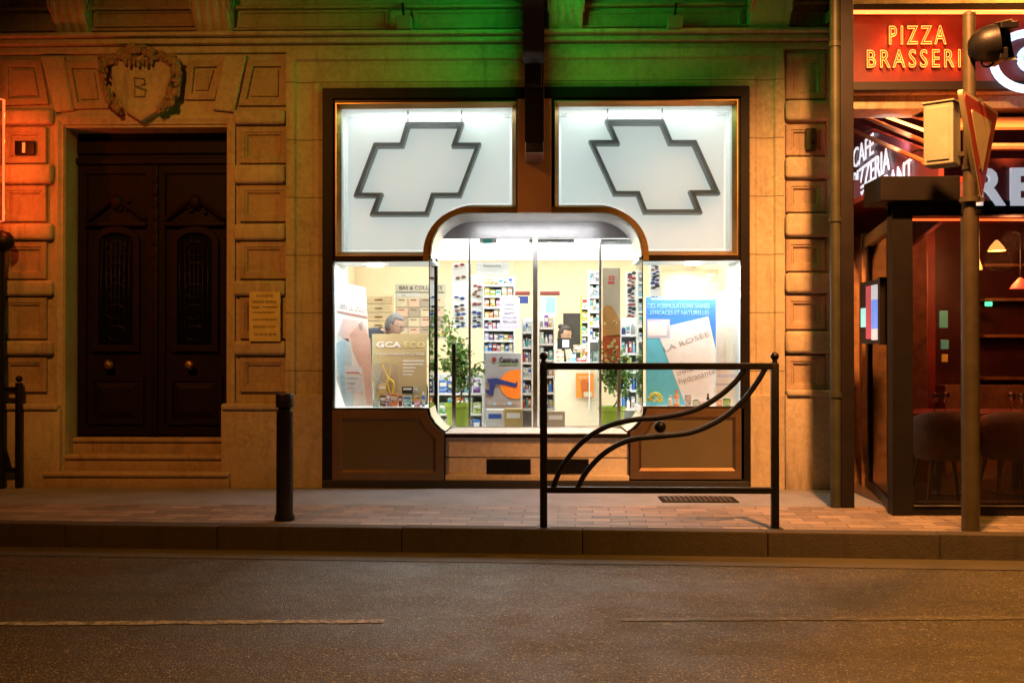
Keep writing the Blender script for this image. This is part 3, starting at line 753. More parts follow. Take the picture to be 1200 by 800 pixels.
# light boxes behind the upper windows
for Q, cross, hang in ((UL, [(477.6, 146), (541, 146), (532.5, 170), (561, 170), (538.6, 229), (507.4, 229), (500, 251), (436.4, 251), (445, 229), (417.5, 229), (440, 170), (470.5, 170)], (478, 541)),
                       (UR, [(712, 143), (776, 143), (786, 167), (814, 167), (840.7, 226), (811, 226), (820, 248.5), (756, 248.5), (747.6, 227), (720.6, 227), (693, 167), (722.6, 167)], (712, 776))):
    xs = [p[0] for p in Q]; zs = [p[1] for p in Q]
    X0, X1, Z0, Z1 = min(xs)-.03, max(xs)+.03, min(zs)-.03, max(zs)+.03
    P = offset(Q, .02)
    B = MB(); B.loft([(x, .03, z) for x, z in P], [(x, .50, z) for x, z in P]); B._f([B.bm.verts.new((x, .5, z)) for x, z in P]); B.build('light_box', M['white'], bld, smooth=False)
    Pn = offset(Q, -.022); ztop = max(zs)-.05
    Pn = [(x, min(z, ztop)) for x, z in Pn]
    pl = plate('frosted_panel', [Pn], .22, .008, M['panel'], bld)
    plate('frosted_sheet', [Pn], .055, .006, M['frost'], pl)
    cr = pts(cross, .12)
    plate('cross_outline', [offset(cr, .016), offset(cr, -.020)], .085, .134, M['green_edge'], pl)
    for h in hang:
        x = Wp(h, 140, .2).x; B = MB(); B.tube([(x, .2, max(zs)+.02), (x, .2, ztop-.13)], .007, 6); B.build('hanger', M['steel'], pl)
    lamp('light_box_tube', 'AREA', ((X0+X1)/2, .12, max(zs)+.0), 2.2, (.93, 1, .99), 1.4, ((X0+X1)/2, .14, 0), size_y=.08)
    lamp('light_box_tube', 'AREA', ((X0+X1)/2, .36, max(zs)+.0), 4, (.95, 1, 1), 1.4, ((X0+X1)/2, .38, 0), size_y=.1)
# ---- room behind
ZF = .35; ZC = 2.62; YB = 6.1; RX0 = -2.75; RX1 = XR-.32
B = MB(); B.box(RX0, RX1, .3, YB, ZF-.1, ZF)
fl = B.build('shop_floor', None, bld)
m, nt, b = nodes_of('floor_tiles'); geo = N(nt, 'ShaderNodeNewGeometry').outputs['Position']
br = N(nt, 'ShaderNodeTexBrick', offset=0); nt.links.new(geo, br.inputs[0]); br.inputs['Scale'].default_value = 1; br.inputs['Brick Width'].default_value = .45; br.inputs['Row Height'].default_value = .45
br.inputs['Mortar Size'].default_value = .006; br.inputs['Color1'].default_value = (.55, .56, .55, 1); br.inputs['Color2'].default_value = (.50, .52, .52, 1); br.inputs['Mortar'].default_value = (.3, .3, .3, 1)
nt.links.new(br.outputs[0], b.inputs['Base Color']); b.inputs['Roughness'].default_value = .25; fl.data.materials.append(m)
B = MB(); B.box(RX0, RX1, YB, YB+.1, ZF, ZC); B.build('back_wall', M['cream'], bld)
B = MB(); B.box(RX0-.1, RX0, .3, YB, ZF, ZC); B.build('room_side_wall', M['cream'], bld)
B = MB(); B.box(RX1, RX1+.04, .3, YB, ZF, ZC); B.build('room_side_wall', M['cream'], bld)
B = MB(); B.box(RX0-.1, RX1+.04, ND+.06, YB+.1, ZC, ZC+.08); B.build('ceiling', M['white'], bld)
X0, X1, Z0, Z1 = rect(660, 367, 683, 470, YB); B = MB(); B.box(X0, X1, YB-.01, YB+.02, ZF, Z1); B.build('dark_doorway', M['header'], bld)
for (cx, cy) in ((-1.4, 2.0), (.3, 1.6), (1.6, 2.2), (-1.2, 4.4), (.5, 4.4), (1.7, 4.8)):
    B = MB(); B.lathe([(.12, 0), (.13, .012), (.13, .03)], (cx, cy, ZC-.03), 24); B.build('ceiling_light', M['lamp_w'], bld)
for iy in range(4):  # ceiling tiles given their own glow to whiten the ceiling
    for ix in range(7):
        x_ = RX0+.05+ix*.74; y_ = 3.2+iy*.72
        B = MB(); B.box(x_, x_+.73, y_, y_+.71, ZC-.02, ZC-.002); B.build('glow_ceiling_tile', M['tile_w'], bld)
lamp('niche_fill', 'AREA', (0, .22, Wp(628, 251).z-.03), 48, (.96, .98, 1), 1.2, (0, .75, 0), size_y=.05)  # white fill added under the niche head, no fitting there
for cy, p in ((.95, 22), (1.7, 62), (3.2, 55), (5.0, 40)):
    lamp('ceiling_light_glow', 'AREA', (0, cy, ZC-.05), p, (1, .985, .95), 4.2, (0, cy, 0), size_y=.5)

# ---- small wall fittings
nb = thing('house_number_plate', Wp(29, 181, -.05), 'small dark house number plate on the left stone pier', 'house number')
B = MB(); B.prect(17, 165, 40, 181, -.045, .03, .004); B.build('plate', M['black_iron'], nb)
ptext('numeral', '1', 26, 167, 29.5, 179, -.048, PAL['white'], nb)
ic = thing('intercom', Wp(951, 178, -.05), 'small weathered metal bell box on the right stone pier', 'intercom')
B = MB(); B.prect(945, 150, 957, 176, -.075, .07, .008); B.build('housing', M['greygreen'], ic)
p = Wp(953, 167, -.08); B = MB(); B.lathe([(.018, 0), (.018, .006), (.012, .012)], (p.x, -.075, p.z), 14, (0, -1, 0)); B.build('button', M['black_iron'], ic)
p = Wp(951, 156, -.08); B = MB(); B.lathe([(.012, 0), (.012, .004)], (p.x, -.075, p.z), 14, (0, -1, 0)); B.build('speaker_hole', M['dark'], ic)
nc = thing('wall_notice', Wp(310, 400, -.05), 'yellowed printed notice board fixed to the stone beside the door', 'notice')
B = MB(); B.prect(292, 342, 328, 400, -.095, .03, .004); B.build('board', mat('aged_cream_enamel', (.52, .42, .16), .5, var=.12, vscale=12), nc)
for i, (s, a, c_, yy) in enumerate((('SOCIETE', 300, 320, 348), ('MEDECINE GENERALE', 296, 324, 355), ('Docteur', 295, 305, 361), ('2e etage gauche', 308, 325, 361), ('consultations', 296, 322, 367), ('LUNDI MARDI JEUDI', 296, 324, 376), ('RENDEZ-VOUS', 297, 323, 384), ('Tel. 04 93 00 00', 297, 324, 393))):
    ptext('printed_line', s, a, yy-2.8, c_, yy, -.0965, PAL['black'], nc, th=.002)
for i, (x, y) in enumerate(((473, 20), (791, 20))):
    o = thing('floodlight', Wp(x, y+12, -.05), ('small box floodlight on the green lit frieze left of the green cross sign', 'small box floodlight on the frieze right of the green cross sign')[i], 'floodlight', 'box floodlights on the frieze')
    B = MB(); B.prect(x-9, y-2, x+9, y+13, -.20, .12, .008); B.build('housing', M['beige_box'], o)
    B = MB(); a = Wp(x, y-12, -.02); c_ = Wp(x, y-2, -.14); B.tube([a, (a.x, -.1, a.z), c_], .012, 6); B.build('bracket', M['black_iron'], o)

# ================================================================== GREEN CROSS SIGN seen edge-on
X0, X1, _, _ = rect(613, 0, 638, 100, -.9)
gs = thing('pharmacy_cross_sign', (0.0, -.75, 3.3), 'dark projecting sign case seen edge on above the central pillar, glowing green on both sides', 'cross sign')
xc = (Wp(613, 50, -1.0).x+Wp(638, 50, -1.0).x)/2; zc = Wp(625, 20, -.8).z+.15; hw = .085
cs = []
for a, c_ in ((-.22, -.62), (.22, -.62), (.22, -.22), (.62, -.22), (.62, .22), (.22, .22), (.22, .62), (-.22, .62), (-.22, .22), (-.62, .22), (-.62, -.22), (-.22, -.22)):
    cs.append((a*.85, c_*.85))
yc = -.93
def sideplate(name, P, x, th, m, par):
    me = curve_mesh(P, th, 0)
    for v in me.vertices: v.co = Vector((x+v.co.z, yc+v.co.x, zc+v.co.y))
    me.materials.clear(); return link_mesh(name, me, m, par)
sideplate('case', [cs, [(a*.94, c_*.94) for a, c_ in cs]], xc, hw*2, M['dark'], gs); sideplate('core', [[(a*.95, c_*.95) for a, c_ in cs]], xc, hw*.9, M['dark'], gs)
for sg in (-1, 1):
    for k_, s_ in enumerate((.86, .62, .38)):
        o2 = [(a*s_, c_*s_) for a, c_ in cs]; i2 = [(a*(s_-.10), c_*(s_-.10)) for a, c_ in cs]
        sideplate('led_strip', [o2, i2], xc+sg*(hw*.45+.008), .01, M['led_green'], gs)
B = MB(); z0 = Wp(625, 166, -.35).z; z1 = Wp(625, 108, -.35).z
X0, X1, _, _ = rect(615, 0, 637.5, 100, -.55); B.box(X0, X1, -.60, -.09, Wp(625, 166, -.6).z, z1+.9, .004); B.build('mounting_case', M['dark'], gs)
B = MB(); B.box(X0+.005, X1-.005, -.60, -.09, Wp(625, 179, -.6).z, Wp(625, 166.4, -.6).z, .004); B.build('base_plate', M['steel'], gs)
B = MB(); B.box(X0+.02, X1-.02, -.7, -.5, zc-.7, zc-.4, .004); B.build('bracket', M['dark'], gs)

# ================================================================== STREET FURNITURE
def foot(px, py): return Gp(px, py, 0)
bp = foot(333.5, 609)
bo = thing('bollard', bp, 'black cast bollard with grooved neck standing at the kerb', 'bollard')
hb = (609-461)/1200*(bp.y-CAMP.y)*1.005; r = .062
B = MB(); B.lathe([(r*1.18, 0), (r*1.18, .03), (r, .05), (r*.97, hb*.80), (r*.97, hb*.86)], bp, 28); B.build('post', M['black_iron'], bo, smooth='auto')
B = MB(); B.lathe([(r*.97, hb*.855), (r*.78, hb*.865), (r*.78, hb*.885), (r*1.06, hb*.895), (r*1.06, hb*.985), (r*.95, hb), (.001, hb)], bp, 28); B.build('cap', M['black_iron'], bo, smooth='auto')

def barrier(name_lab, yb, posts, ztop, zrail, zbot, curves, ball, grp=None, cat='barrier'):
    pass
yb = -2.13
def bw(px, py): return Wp(px, py, yb)
br_ = thing('pedestrian_barrier', (bw(772, 600).x, yb, 0), 'black iron kerbside barrier with two sweeping curves and a ball in front of the shop', 'barrier', 'black iron kerb barriers')
for px in (637, 908):
    p = bw(px, 500); zt_ = bw(px, 424).z
    B = MB(); B.box(p.x-.026, p.x+.026, yb-.026, yb+.026, -.02, zt_-.01, .006)
    B.lathe([(.02, 0), (.018, .02), (.012, .03)], (p.x, yb, zt_-.012), 12); B.ball((p.x, yb, zt_+.04), .030, (1, 1, 1), 3); B.build('post', M['black_iron'], br_, smooth='auto')
    B = MB(); B.box(p.x-.05, p.x+.05, yb-.05, yb+.05, 0, .008, .003); B.build('foot_plate', M['black_iron'], br_)
a, c_ = bw(637, 429), bw(908, 429)
B = MB(); B.box(a.x, c_.x, yb-.022, yb+.022, a.z-.024, a.z+.024, .005); B.build('top_rail', M['black_iron'], br_)
a, c_ = bw(637, 573.5), bw(908, 573.5)
B = MB(); B.box(a.x, c_.x, yb-.022, yb+.022, a.z-.022, a.z+.022, .005); B.build('bottom_rail', M['black_iron'], br_)
def spl(P, n=8):
    out = []
    for i in range(len(P)-1):
        p0 = Vector(P[max(i-1, 0)]); p1 = Vector(P[i]); p2 = Vector(P[i+1]); p3 = Vector(P[min(i+2, len(P)-1)])
        for k_ in range(n):
            t = k_/n; out.append(.5*((2*p1)+(-p0+p2)*t+(2*p0-5*p1+4*p2-p3)*t*t+(-p0+3*p1-3*p2+p3)*t**3))
    out.append(Vector(P[-1])); return out
C1 = [(648, 572), (658, 548), (680, 520), (708, 501), (740, 492), (775, 489), (812, 481), (840, 466), (862, 447), (873, 431)]
C2 = [(676, 572), (690, 549), (712, 528), (740, 515), (775, 511), (812, 506), (845, 491), (870, 470), (887, 448), (897, 431)]
for C_ in (C1, C2):
    B = MB(); B.tube(spl([bw(x, y) for x, y in C_]), .0195, 10); B.build('curved_bar', M['black_iron'], br_, smooth=True)
p = bw(773.5, 500); B = MB(); B.ball(p, .042, (1, 1, 1), 3); B.build('ball', M['black_iron'], br_, smooth=True)
# the neighbouring barrier, at the far left, nearer the wall
q = foot(22, 571)
b2 = thing('pedestrian_barrier', (q.x-.6, q.y, 0), 'black iron barrier cut by the left edge of the photo, standing near the stone pier', 'barrier', 'black iron kerb barriers')
ht = (571-447)/1200*(q.y-CAMP.y)
for xx in (q.x, q.x-1.4):
    B = MB(); B.box(xx-.026, xx+.026, q.y-.026, q.y+.026, -.02, ht, .006); B.ball((xx, q.y, ht+.035), .03, (1, 1, 1), 3); B.build('post', M['black_iron'], b2, smooth='auto')
for zz, nm in ((ht-.06, 'top_rail'), (.16, 'bottom_rail')):
    B = MB(); B.box(q.x-1.4, q.x, q.y-.02, q.y+.02, zz-.022, zz+.022, .005); B.build(nm, M['black_iron'], b2)
for d_ in (0, .2):
    P = [Vector((q.x-.08-d_*.6-x, q.y, z)) for x, z in ((0, .16), (.05, .34), (.14, .5), (.3, .6), (.5, .64), (.75, .7), (.9, .8), (1.0, ht-.08))]
    B = MB(); B.tube(spl(P), .018, 8); B.build('curved_bar', M['black_iron'], b2, smooth=True)

# traffic sign pole
pp = foot(1137.5, 622)
sp_ = thing('sign_pole', pp, 'tall brown metal pole at the kerb in front of the restaurant', 'pole')
ztop = Wp(1131, 18, pp.y).z
B = MB(); B.tube([(pp.x, pp.y, 0), (pp.x, pp.y, Wp(1131, 255, pp.y).z)], .061, 20); B.build('lower_tube', M['pole'], sp_, smooth='auto')
B = MB(); B.tube([(pp.x, pp.y, Wp(1131, 255, pp.y).z), (pp.x, pp.y, ztop)], .042, 20); B.build('upper_tube', M['pole'], sp_, smooth='auto')
B = MB(); B.lathe([(.044, 0), (.044, .02), (.02, .035)], (pp.x, pp.y, ztop-.01), 20); B.build('cap', M['pole'], sp_, smooth='auto')
for py in (234, 196, 118):
    B = MB(); z = Wp(1131, py, pp.y).z; rr_ = .066 if py > 230 else .05
    B.lathe([(rr_, -.018), (rr_, .018)], (pp.x, pp.y, z), 20); B.box(pp.x, pp.x+rr_+.03, pp.y-.015, pp.y+.015, z-.014, z+.014); B.build('clamp', M['pole'], sp_, smooth='auto')
# give-way sign turned away
yw = thing('yield_sign', (pp.x+.05, pp.y-.06, 2.3), 'weathered triangular give way sign with red border clamped to the pole, point down', 'road sign')
SD = Vector((.62, .785, 0)).normalized()
tl = Wp(1124, 104, pp.y-.31); Ls = .90; A = tl; Bq = tl+SD*Ls; Cq = tl+SD*(Ls/2)+Vector((0, 0, -Ls*.80))
SN = Vector((SD.y, -SD.x, 0))     # faces the camera side
def tri(s_, off, th, name, m, par, rad=.05):
    cen = (A+Bq+Cq)/3; P2 = []
    vs = [cen+(v-cen)*s_ for v in (A, Bq, Cq)]
    u = SD; 
    loc = [((v-A).dot(u), v.z-A.z) for v in vs]
    out = []
    for i in range(3):
        p0 = Vector(loc[i-1]); p1 = Vector(loc[i]); p2 = Vector(loc[(i+1) % 3])
        d0 = (p0-p1).normalized()*rad*s_; d1 = (p2-p1).normalized()*rad*s_
        for t in range(6):
            t_ = t/5; out.append(tuple((p1+d0)*(1-t_)**2+p1*2*t_*(1-t_)+(p1+d1)*t_**2))
    me = curve_mesh([out], th, 0)
    for v in me.vertices: v.co = A+u*v.co.x+Vector((0, 0, v.co.y))+SN*(off+v.co.z)
    me.materials.clear(); return link_mesh(name, me, m, par)
tri(1.0, 0, .03, 'sign_plate', M['signback'], yw); tri(.90, .018, .004, 'red_border', M['signborder'], yw); tri(.56, .022, .004, 'pale_centre', M['signback'], yw)
# cabinet
X0, X1, Z0, Z1 = rect(1091, 122, 1121, 194, pp.y-.0)
cb = thing('junction_box', ((X0+X1)/2, pp.y, Z0), 'beige metal control cabinet mounted on the left of the sign pole', 'control box')
Mx = Matrix.Translation(((X0+X1)/2, pp.y+.03, 0)) @ Matrix.Rotation(R(-38), 4, 'Z')
B = MB(); B.box(-.10, .10, -.09, .09, Z0, Z1, .008, 2, Mx); B.build('housing', M['beige_box'], cb)
B = MB(); B.box(-.075, .075, -.098, -.088, Z0+.03, Z1-.03, .004, 2, Mx); B.build('door', M['beige_box'], cb)
B = MB(); B.box(-.11, .11, -.10, .10, Z1, Z1+.012, .004, 2, Mx); B.build('lid', M['beige_box'], cb)
B = MB(); B.box((X0+X1)/2+.05, pp.x, pp.y-.012, pp.y+.012, (Z0+Z1)/2-.15, (Z0+Z1)/2-.12); B.build('bracket', M['pole'], cb)
# round hooded signal head near pole top
hc = Wp(1161, 52, pp.y-.1)
tf = thing('signal_lamp', hc, 'black domed signal head with a square visor, cabled to the pole top', 'signal')
ax = Vector((.80, -.25, .12)).normalized()
B = MB(); B.lathe([(.002, -.15), (.05, -.14), (.095, -.105), (.122, -.05), (.13, 0), (.13, .05), (.10, .055)], hc, 26, ax); B.build('dome', M['black_iron'], tf, smooth='auto')
B = MB(); 
V = []
for i in range(15):
    a = R(-10+200*i/14); q_ = Vector((0, 0, 1)).rotation_difference(ax)
    V.append((hc+q_ @ Vector((.135*math.cos(a), .135*math.sin(a), .04)), hc+q_ @ Vector((.135*math.cos(a), .135*math.sin(a), .04))+ax*(.11)))
B.box(hc.x+.03, hc.x+.15, hc.y-.09, hc.y+.09, hc.z+.085, hc.z+.13, .005); B.box(hc.x+.02, hc.x+.075, hc.y-.1, hc.y+.1, hc.z-.13, hc.z-.05, .005)
B.loft([v[0] for v in V], [v[1] for v in V], False); B.build('visor', M['black_iron'], tf)
B = MB(); B.tube(spl([(pp.x, pp.y-.04, hc.z+.0), (pp.x+.05, pp.y-.08, hc.z-.02), (hc.x-.06, hc.y, hc.z-.14), (hc.x-.0, hc.y, hc.z-.15), (hc.x+.03, hc.y, hc.z-.1)]), .008, 6); B.build('cable', M['black_iron'], tf, smooth=True)
B = MB(); B.tube([(pp.x, pp.y, hc.z+.0), (hc.x-.1, hc.y, hc.z-.01)], .014, 8); B.build('arm', M['black_iron'], tf)

# ================================================================== left neon lamp
ln = thing('neon_tube', Wp(0, 262, -.35), 'glowing orange vertical neon tube at the left edge beside the stone pier', 'neon light')
yn = -.35; B = MB(); B.tube([Wp(-3, 116, yn), Wp(4.5, 117, yn), Wp(4.0, 259, yn), Wp(-3, 260, yn)], .011, 8); B.build('tube', M['neon_l'], ln, smooth=True)
for py in (135, 165, 195, 225, 250): lamp('neon_glow', 'POINT', Wp(7, py, yn+.02), 3.2, (1, .10, .015), .02)
B = MB(); X0, X1, Z0, Z1 = rect(-60, 112, -4, 264, yn); B.box(X0, X1, yn-.04, yn+.06, Z0, Z1, .01); B.build('sign_case', M['dark'], ln)
B = MB(); B.box(X0+.1, X0+.2, yn+.06, 0, Z0+.3, Z0+.36); B.build('bracket', M['dark'], ln)
q = Wp(2, 282, -.3); lnb = thing('wall_bracket', q, 'dark rounded bracket below the neon tube at the left edge', 'bracket')
B = MB(); B.ball((q.x-.04, -.22, q.z), .11, (1, .8, .9), 3); B.tube([(q.x-.06, -.22, q.z-.05), (q.x-.06, -.2, 0)], .04, 10); B.build('holder', M['black_iron'], lnb, smooth='auto')

# ================================================================== RESTAURANT
YF = -1.55
rb = thing('restaurant_building', (4.5, 1.9, 0), 'red lit restaurant building with neon fascia, set behind the glazed terrace', 'building')
B = MB(); B.box(XR, 9, 2.4, 2.6, -.1, 8); B.build('wall', M['wallred'], rb)
yL = -.62
X0, X1, Z0, Z1 = rect(990, 103, 1400, 126, yL); B = MB(); B.box(X0, X1, yL, yL+.35, Z0, Z1-.07, .01); B.box(X0, X1, yL-.06, yL+.3, Z1-.07, Z1, .015); B.build('lintel', M['stone'], rb)
B = MB(); B.box(X0, X1, yL+.1, 2.4, Wp(1000, 5, yL).z, Wp(1000, 5, yL).z+.1); B.build('slab', M['stone'], rb)
B = MB(); B.box(X0, 9, yL+.25, yL+.45, Z1, 8); B.build('upper_wall', M['stone'], rb)
fs = thing('neon_fascia_sign', (3.6, -.7, 3.5), 'dark red restaurant fascia with two orange neon words', 'shop sign')
yS = yL-.10
X0, X1, Z0, Z1 = rect(996, 11, 1400, 96, yS); B = MB(); B.box(X0, X1, yS, yS+.1, Z0, Z1); B.build('board', M['signred'], fs)
B = MB(); B.prect(996, 96, 1400, 103, yS-.03, .1); B.build('bottom_trim', M['dark'], fs)
B = MB(); B.prect(996, 5, 1400, 11, yS-.10, .2); B.build('top_trim', M['dark'], fs)
B = MB(); B.tube([Wp(997, 14.5, yS-.115), Wp(1400, 14.5, yS-.115)], .016, 10); B.build('neon_strip', M['neon_o'], fs, smooth=True)
def neon_word(s, x0, y0, x1, y1):
    ptext('neon_letters', s, x0, y0, x1, y1, yS-.045, M['neon_txt'], fs, outline=.015, font_space=1.35)
    ptext('backing_letters', s, x0-1, y0+1, x1-1, y1+1, yS-.015, mat('dark_orange_letter', (.16, .04, .02), .5), fs, th=.02, font_space=1.35)
neon_word('PIZZA', 1042, 30.5, 1109, 52); neon_word('BRASSERIE', 1016, 58.5, 1141, 79)
for px, py in ((1048, 41), (1075, 41), (1102, 41), (1028, 69), (1060, 69), (1092, 69), (1122, 69)): lamp('neon_glow', 'POINT', Wp(px, py, yS-.075), 3.0, (1, .085, .012), .02)
for px in (1015, 1060, 1105, 1150, 1200): lamp('neon_glow', 'POINT', Wp(px, 17, yS-.115), .45, (1, .12, .02), .02)
rg = thing('ring_letter', Wp(1205, 105, yS-.05), 'large glowing blue white round letter on the fascia at the right edge', 'illuminated letter')
c0 = Wp(1207, 72, yS-.06); B = MB()
B.tube([(c0.x+.30*math.cos(t/36*2*math.pi), yS-.06, c0.z+.235*math.sin(t/36*2*math.pi)) for t in range(36)], .034, 10, closed=True); B.build('outer_ring', M['neon_b'], rg, smooth=True)
B = MB(); B.tube([(c0.x+.10*math.cos(t/24*2*math.pi)+.02, yS-.06, c0.z+.09*math.sin(t/24*2*math.pi)+.02) for t in range(24)], .03, 10, closed=True); B.build('inner_ring', M['neon_b'], rg, smooth=True)
# dark column / downpipe at the building corner
cp = foot(990, 595)
dp = thing('corner_column', cp, 'dark metal column and drainpipe at the corner between shop and restaurant', 'column')
B = MB(); B.box(Wp(986, 500, cp.y).x, Wp(1001.5, 500, cp.y).x, cp.y, cp.y+.12, 0, 4.9, .008); B.build('box_section', mat('dark_brown_paint', (.010, .007, .006), .5, spec=.2, var=.3), dp)
B = MB(); xg = Wp(980.5, 500, cp.y).x; B.tube([(xg, cp.y+.03, 0), (xg, cp.y+.03, 4.9)], .042, 16); B.build('pipe', M['greygreen'], dp, smooth='auto')
for z in (.9, 2.3, 3.7):
    B = MB(); B.lathe([(.050, -.02), (.050, .02)], (xg, cp.y+.03, z), 16); B.build('pipe_clip', M['greygreen'], dp, smooth='auto')
# glazed terrace
vr = thing('glazed_terrace', (3.6, YF, 0), 'dark framed glazed restaurant terrace with red neon light inside', 'veranda')
VX0 = Wp(1046, 400, YF).x; VX1 = 6.2
def vb_(x0, x1, y0, y1, z0, z1, m, name): B = MB(); B.box(x0, x1, y0, y1, z0, z1, .004); return B.build(name, m, vr)
xA, xB = VX0, Wp(1070, 400, YF).x
zb1 = Wp(1060, 235, YF).z; zb0 = Wp(1060, 253, YF).z; zb2 = Wp(1040, 207, YF).z
M['vdark'] = mat('black_aluminium', (.008, .006, .005), .45, spec=.2, var=.2)
vb_(xA, xB, YF, YF+.12, 0, zb1, M['vdark'], 'corner_post')
vb_(xB, VX1, YF+.01, YF+.11, 0, .07, M['vdark'], 'bottom_rail')
vb_(xB, VX1, YF-.004, YF+.01, .072, .083, M['steel'], 'sill_trim')
vb_(xA, VX1, YF+.005, YF+.115, zb0, zb1-.002, M['vdark'], 'top_rail')
X0, X1, Z0, Z1 = rect(1031, 207, 1124, 235, YF-.08)
vb_(X0, X1, YF-.10, YF+.3, Z0, Z1, M['vdark'], 'awning_box')
vb_(Wp(1124, 240, YF).x, VX1, YF-.02, YF+.1, Wp(1150, 252, YF).z, Wp(1150, 246, YF).z, M['vdark'], 'awning_box')
B = MB(); B.box(xB, VX1, YF+.05, YF+.058, .07, zb0); B.build('front_pane', M['glass_dim'], vr)
xm2 = Wp(1330, 300, YF).x; vb_(xm2, xm2+.06, YF, YF+.1, .08, zb0, M['vdark'], 'stile')
# side wall of terrace running back to the building
XS = xA+.03; YS1 = .9
SB = Wp(1017, 570, .0).x
def side(y): return XS+(SB-XS)*((y-YF)/(0-YF))
def sbar(y0, y1, z0, z1, m, name, t=.05):
    B = MB(); P = [(side(y0), y0), (side(y1), y1)]
    vs = []
    for z in (z0, z1):
        for (x, y) in P: vs += [B.bm.verts.new((x-t/2, y, z)), B.bm.verts.new((x+t/2, y, z))]
    a_, b__, c__, d_, e_, f_, g_, h_ = vs
    for q_ in ((a_, b__, d_, c__), (e_, f_, h_, g_), (a_, b__, f_, e_), (c__, d_, h_, g_), (a_, c__, g_, e_), (b__, d_, h_, f_)): B._f(list(q_))
    return B.build(name, m, vr)
sbar(YF+.12, YS1, 0, .09, M['vdark'], 'side_bottom_rail'); sbar(-.2, -.12, .09, 2.3, M['vdark'], 'side_stile'); sbar(.0, .08, .0, 2.32, M['curtain'], 'side_stile', .10)
sbar(YF+.12, YS1, 2.18, 2.28, M['curtain'], 'side_top_rail', .07)
o = sbar(YF+.12, -.2, .09, 2.18, M['glass_dim'], 'side_pane', .008)
vb_(side(.2)-.2, side(.2)+.6, .25, .33, 0, 2.32, M['curtain'], 'wood_panel')
vb_(VX0+.1, VX1, -1.4, 2.3, .0, .02, mat('terrace_floor', (.06, .04, .03), .3), 'terrace_floor')
# interior neon, back wall
B = MB(); B.tube([Wp(1069, 257.5, YF+.16), Wp(1500, 257.5, YF+.16)], .009, 8); B.build('red_neon_strip', M['neon_r'], vr, smooth=True)
vb_(VX0+.2, VX1, 1.3, 1.4, 0, 3.0, M['walldark'], 'back_wall'); vb_(VX1-.1, VX1, -1.4, 1.3, 0, 3.0, M['walldark'], 'end_wall')
vb_(VX0+.2, Wp(1093, 300, 1.27).x, 1.2, 1.3, 0, 3.0, M['wallred'], 'red_pier')
for z_ in (.95, 1.38, 1.75, 2.1): vb_(Wp(1150, 300, 1.2).x, VX1-.1, 1.12, 1.3, z_, z_+.03, M['curtain'], 'wall_shelf')
vb_(Wp(1096, 300, 1.2).x, VX1-.1, .95, 1.3, 0.02, .9, M['curtain'], 'banquette')
vb_(VX0+.12, VX1, YF+.15, 1.3, 2.55, 2.6, M['wallred'], 'terrace_ceiling')
lamp('terrace_light', 'POINT', (4.3, .2, 2.1), 60, (1, .38, .12), .12); lamp('terrace_light', 'POINT', (3.75, -1.28, 2.1), 24, (1, .40, .16), .1)
lamp('terrace_light', 'POINT', (3.4, -.6, 2.2), 10, (1, .16, .05), .1)
# name board with large white letters above terrace
nbd = thing('name_board', (3.6, YF, 2.4), 'dark red board with large white capital letters above the terrace glass', 'shop sign')
B = MB(); B.prect(1136, 186, 1400, 246, YF+.02, .05); B.build('board', M['pinkred'], nbd)
X0, X1, Z0, Z1 = rect(1142, 197, 1178, 241, YF); text('letter', 'R', (X0, YF, Z0), (1, 0, 0), (0, 0, 1), X1-X0, Z1-Z0, M['letter_w'], nbd, .03, bold=.03)
X0, X1, Z0, Z1 = rect(1184, 197, 1216, 241, YF); text('letter', 'E', (X0, YF, Z0), (1, 0, 0), (0, 0, 1), X1-X0, Z1-Z0, M['letter_w'], nbd, .03, bold=.03)
# slanting side board with café lettering
y0b, y1b = 1.6, -1.35
PA = Wp(1001, 250, y0b); PB = Wp(1100, 250, y1b)
sb = thing('menu_side_board', (3.3, 0, 2.2), 'slanting red side board lettered with white cafe pizzeria restaurant words', 'shop sign')
dv = Vector((PB.x-PA.x, PB.y-PA.y, 0)); Lb = dv.length; dv.normalize()
zt0 = Wp(1001, 143, y0b).z; zt1 = Wp(1100, 182, y1b).z; z00 = 2.0
B = MB(); nv_ = Vector((-dv.y, dv.x, 0)); nrm = dv.cross(Vector((0, 0, 1)))
Q = [Vector((PA.x, PA.y, 1.9)), Vector((PB.x, PB.y, 2.25)), Vector((PB.x, PB.y, zt1)), Vector((PA.x, PA.y, zt0))]
B.loft(Q, [q_-nrm*.04 for q_ in Q]); B._f([B.bm.verts.new(q_) for q_ in Q]); B._f([B.bm.verts.new(q_-nrm*.04) for q_ in Q]); B.build('board', M['pinkred'], sb)
def on_board(px, py):
    d = ray(px, py); t = (PA-CAMP).dot(nrm)/d.dot(nrm); return CAMP+d*t
for s, (xa_, ya_), (xb_, yb_2), (xt, yt) in (('CAFE', (1002, 197), (1026, 182), (1002, 174)), ('PIZZERIA', (1002, 228), (1045, 198), (1002, 204)), ('RESTAURANT', (1002, 258), (1072, 204), (1002, 236))):
    a = on_board(xa_, ya_); b_ = on_board(xb_, yb_2); c_ = on_board(xt, yt)
    zz = (a.z+b_.z)/2; wd = (Vector((b_.x, b_.y, 0))-Vector((a.x, a.y, 0))).length; hh = c_.z-a.z
    text('lettering', s, Vector((a.x, a.y, zz))+nrm*.02, dv, (0, 0, 1), wd, hh, M['letter_b'], sb, .008, bold=.0)
B = MB(); p0 = Wp(1008, 126, 1.0); p1 = Wp(1092, 156, -.85); B.tube([p0, p1], .014, 8); ntb = B.build('neon_strip', M['neon_core'], sb, smooth=True)
for f in (.15, .4, .65, .9): q = p0.lerp(p1, f); lamp('neon_glow', 'POINT', (q.x, q.y, q.z-.04), 2.2, (1, .16, .03), .02)
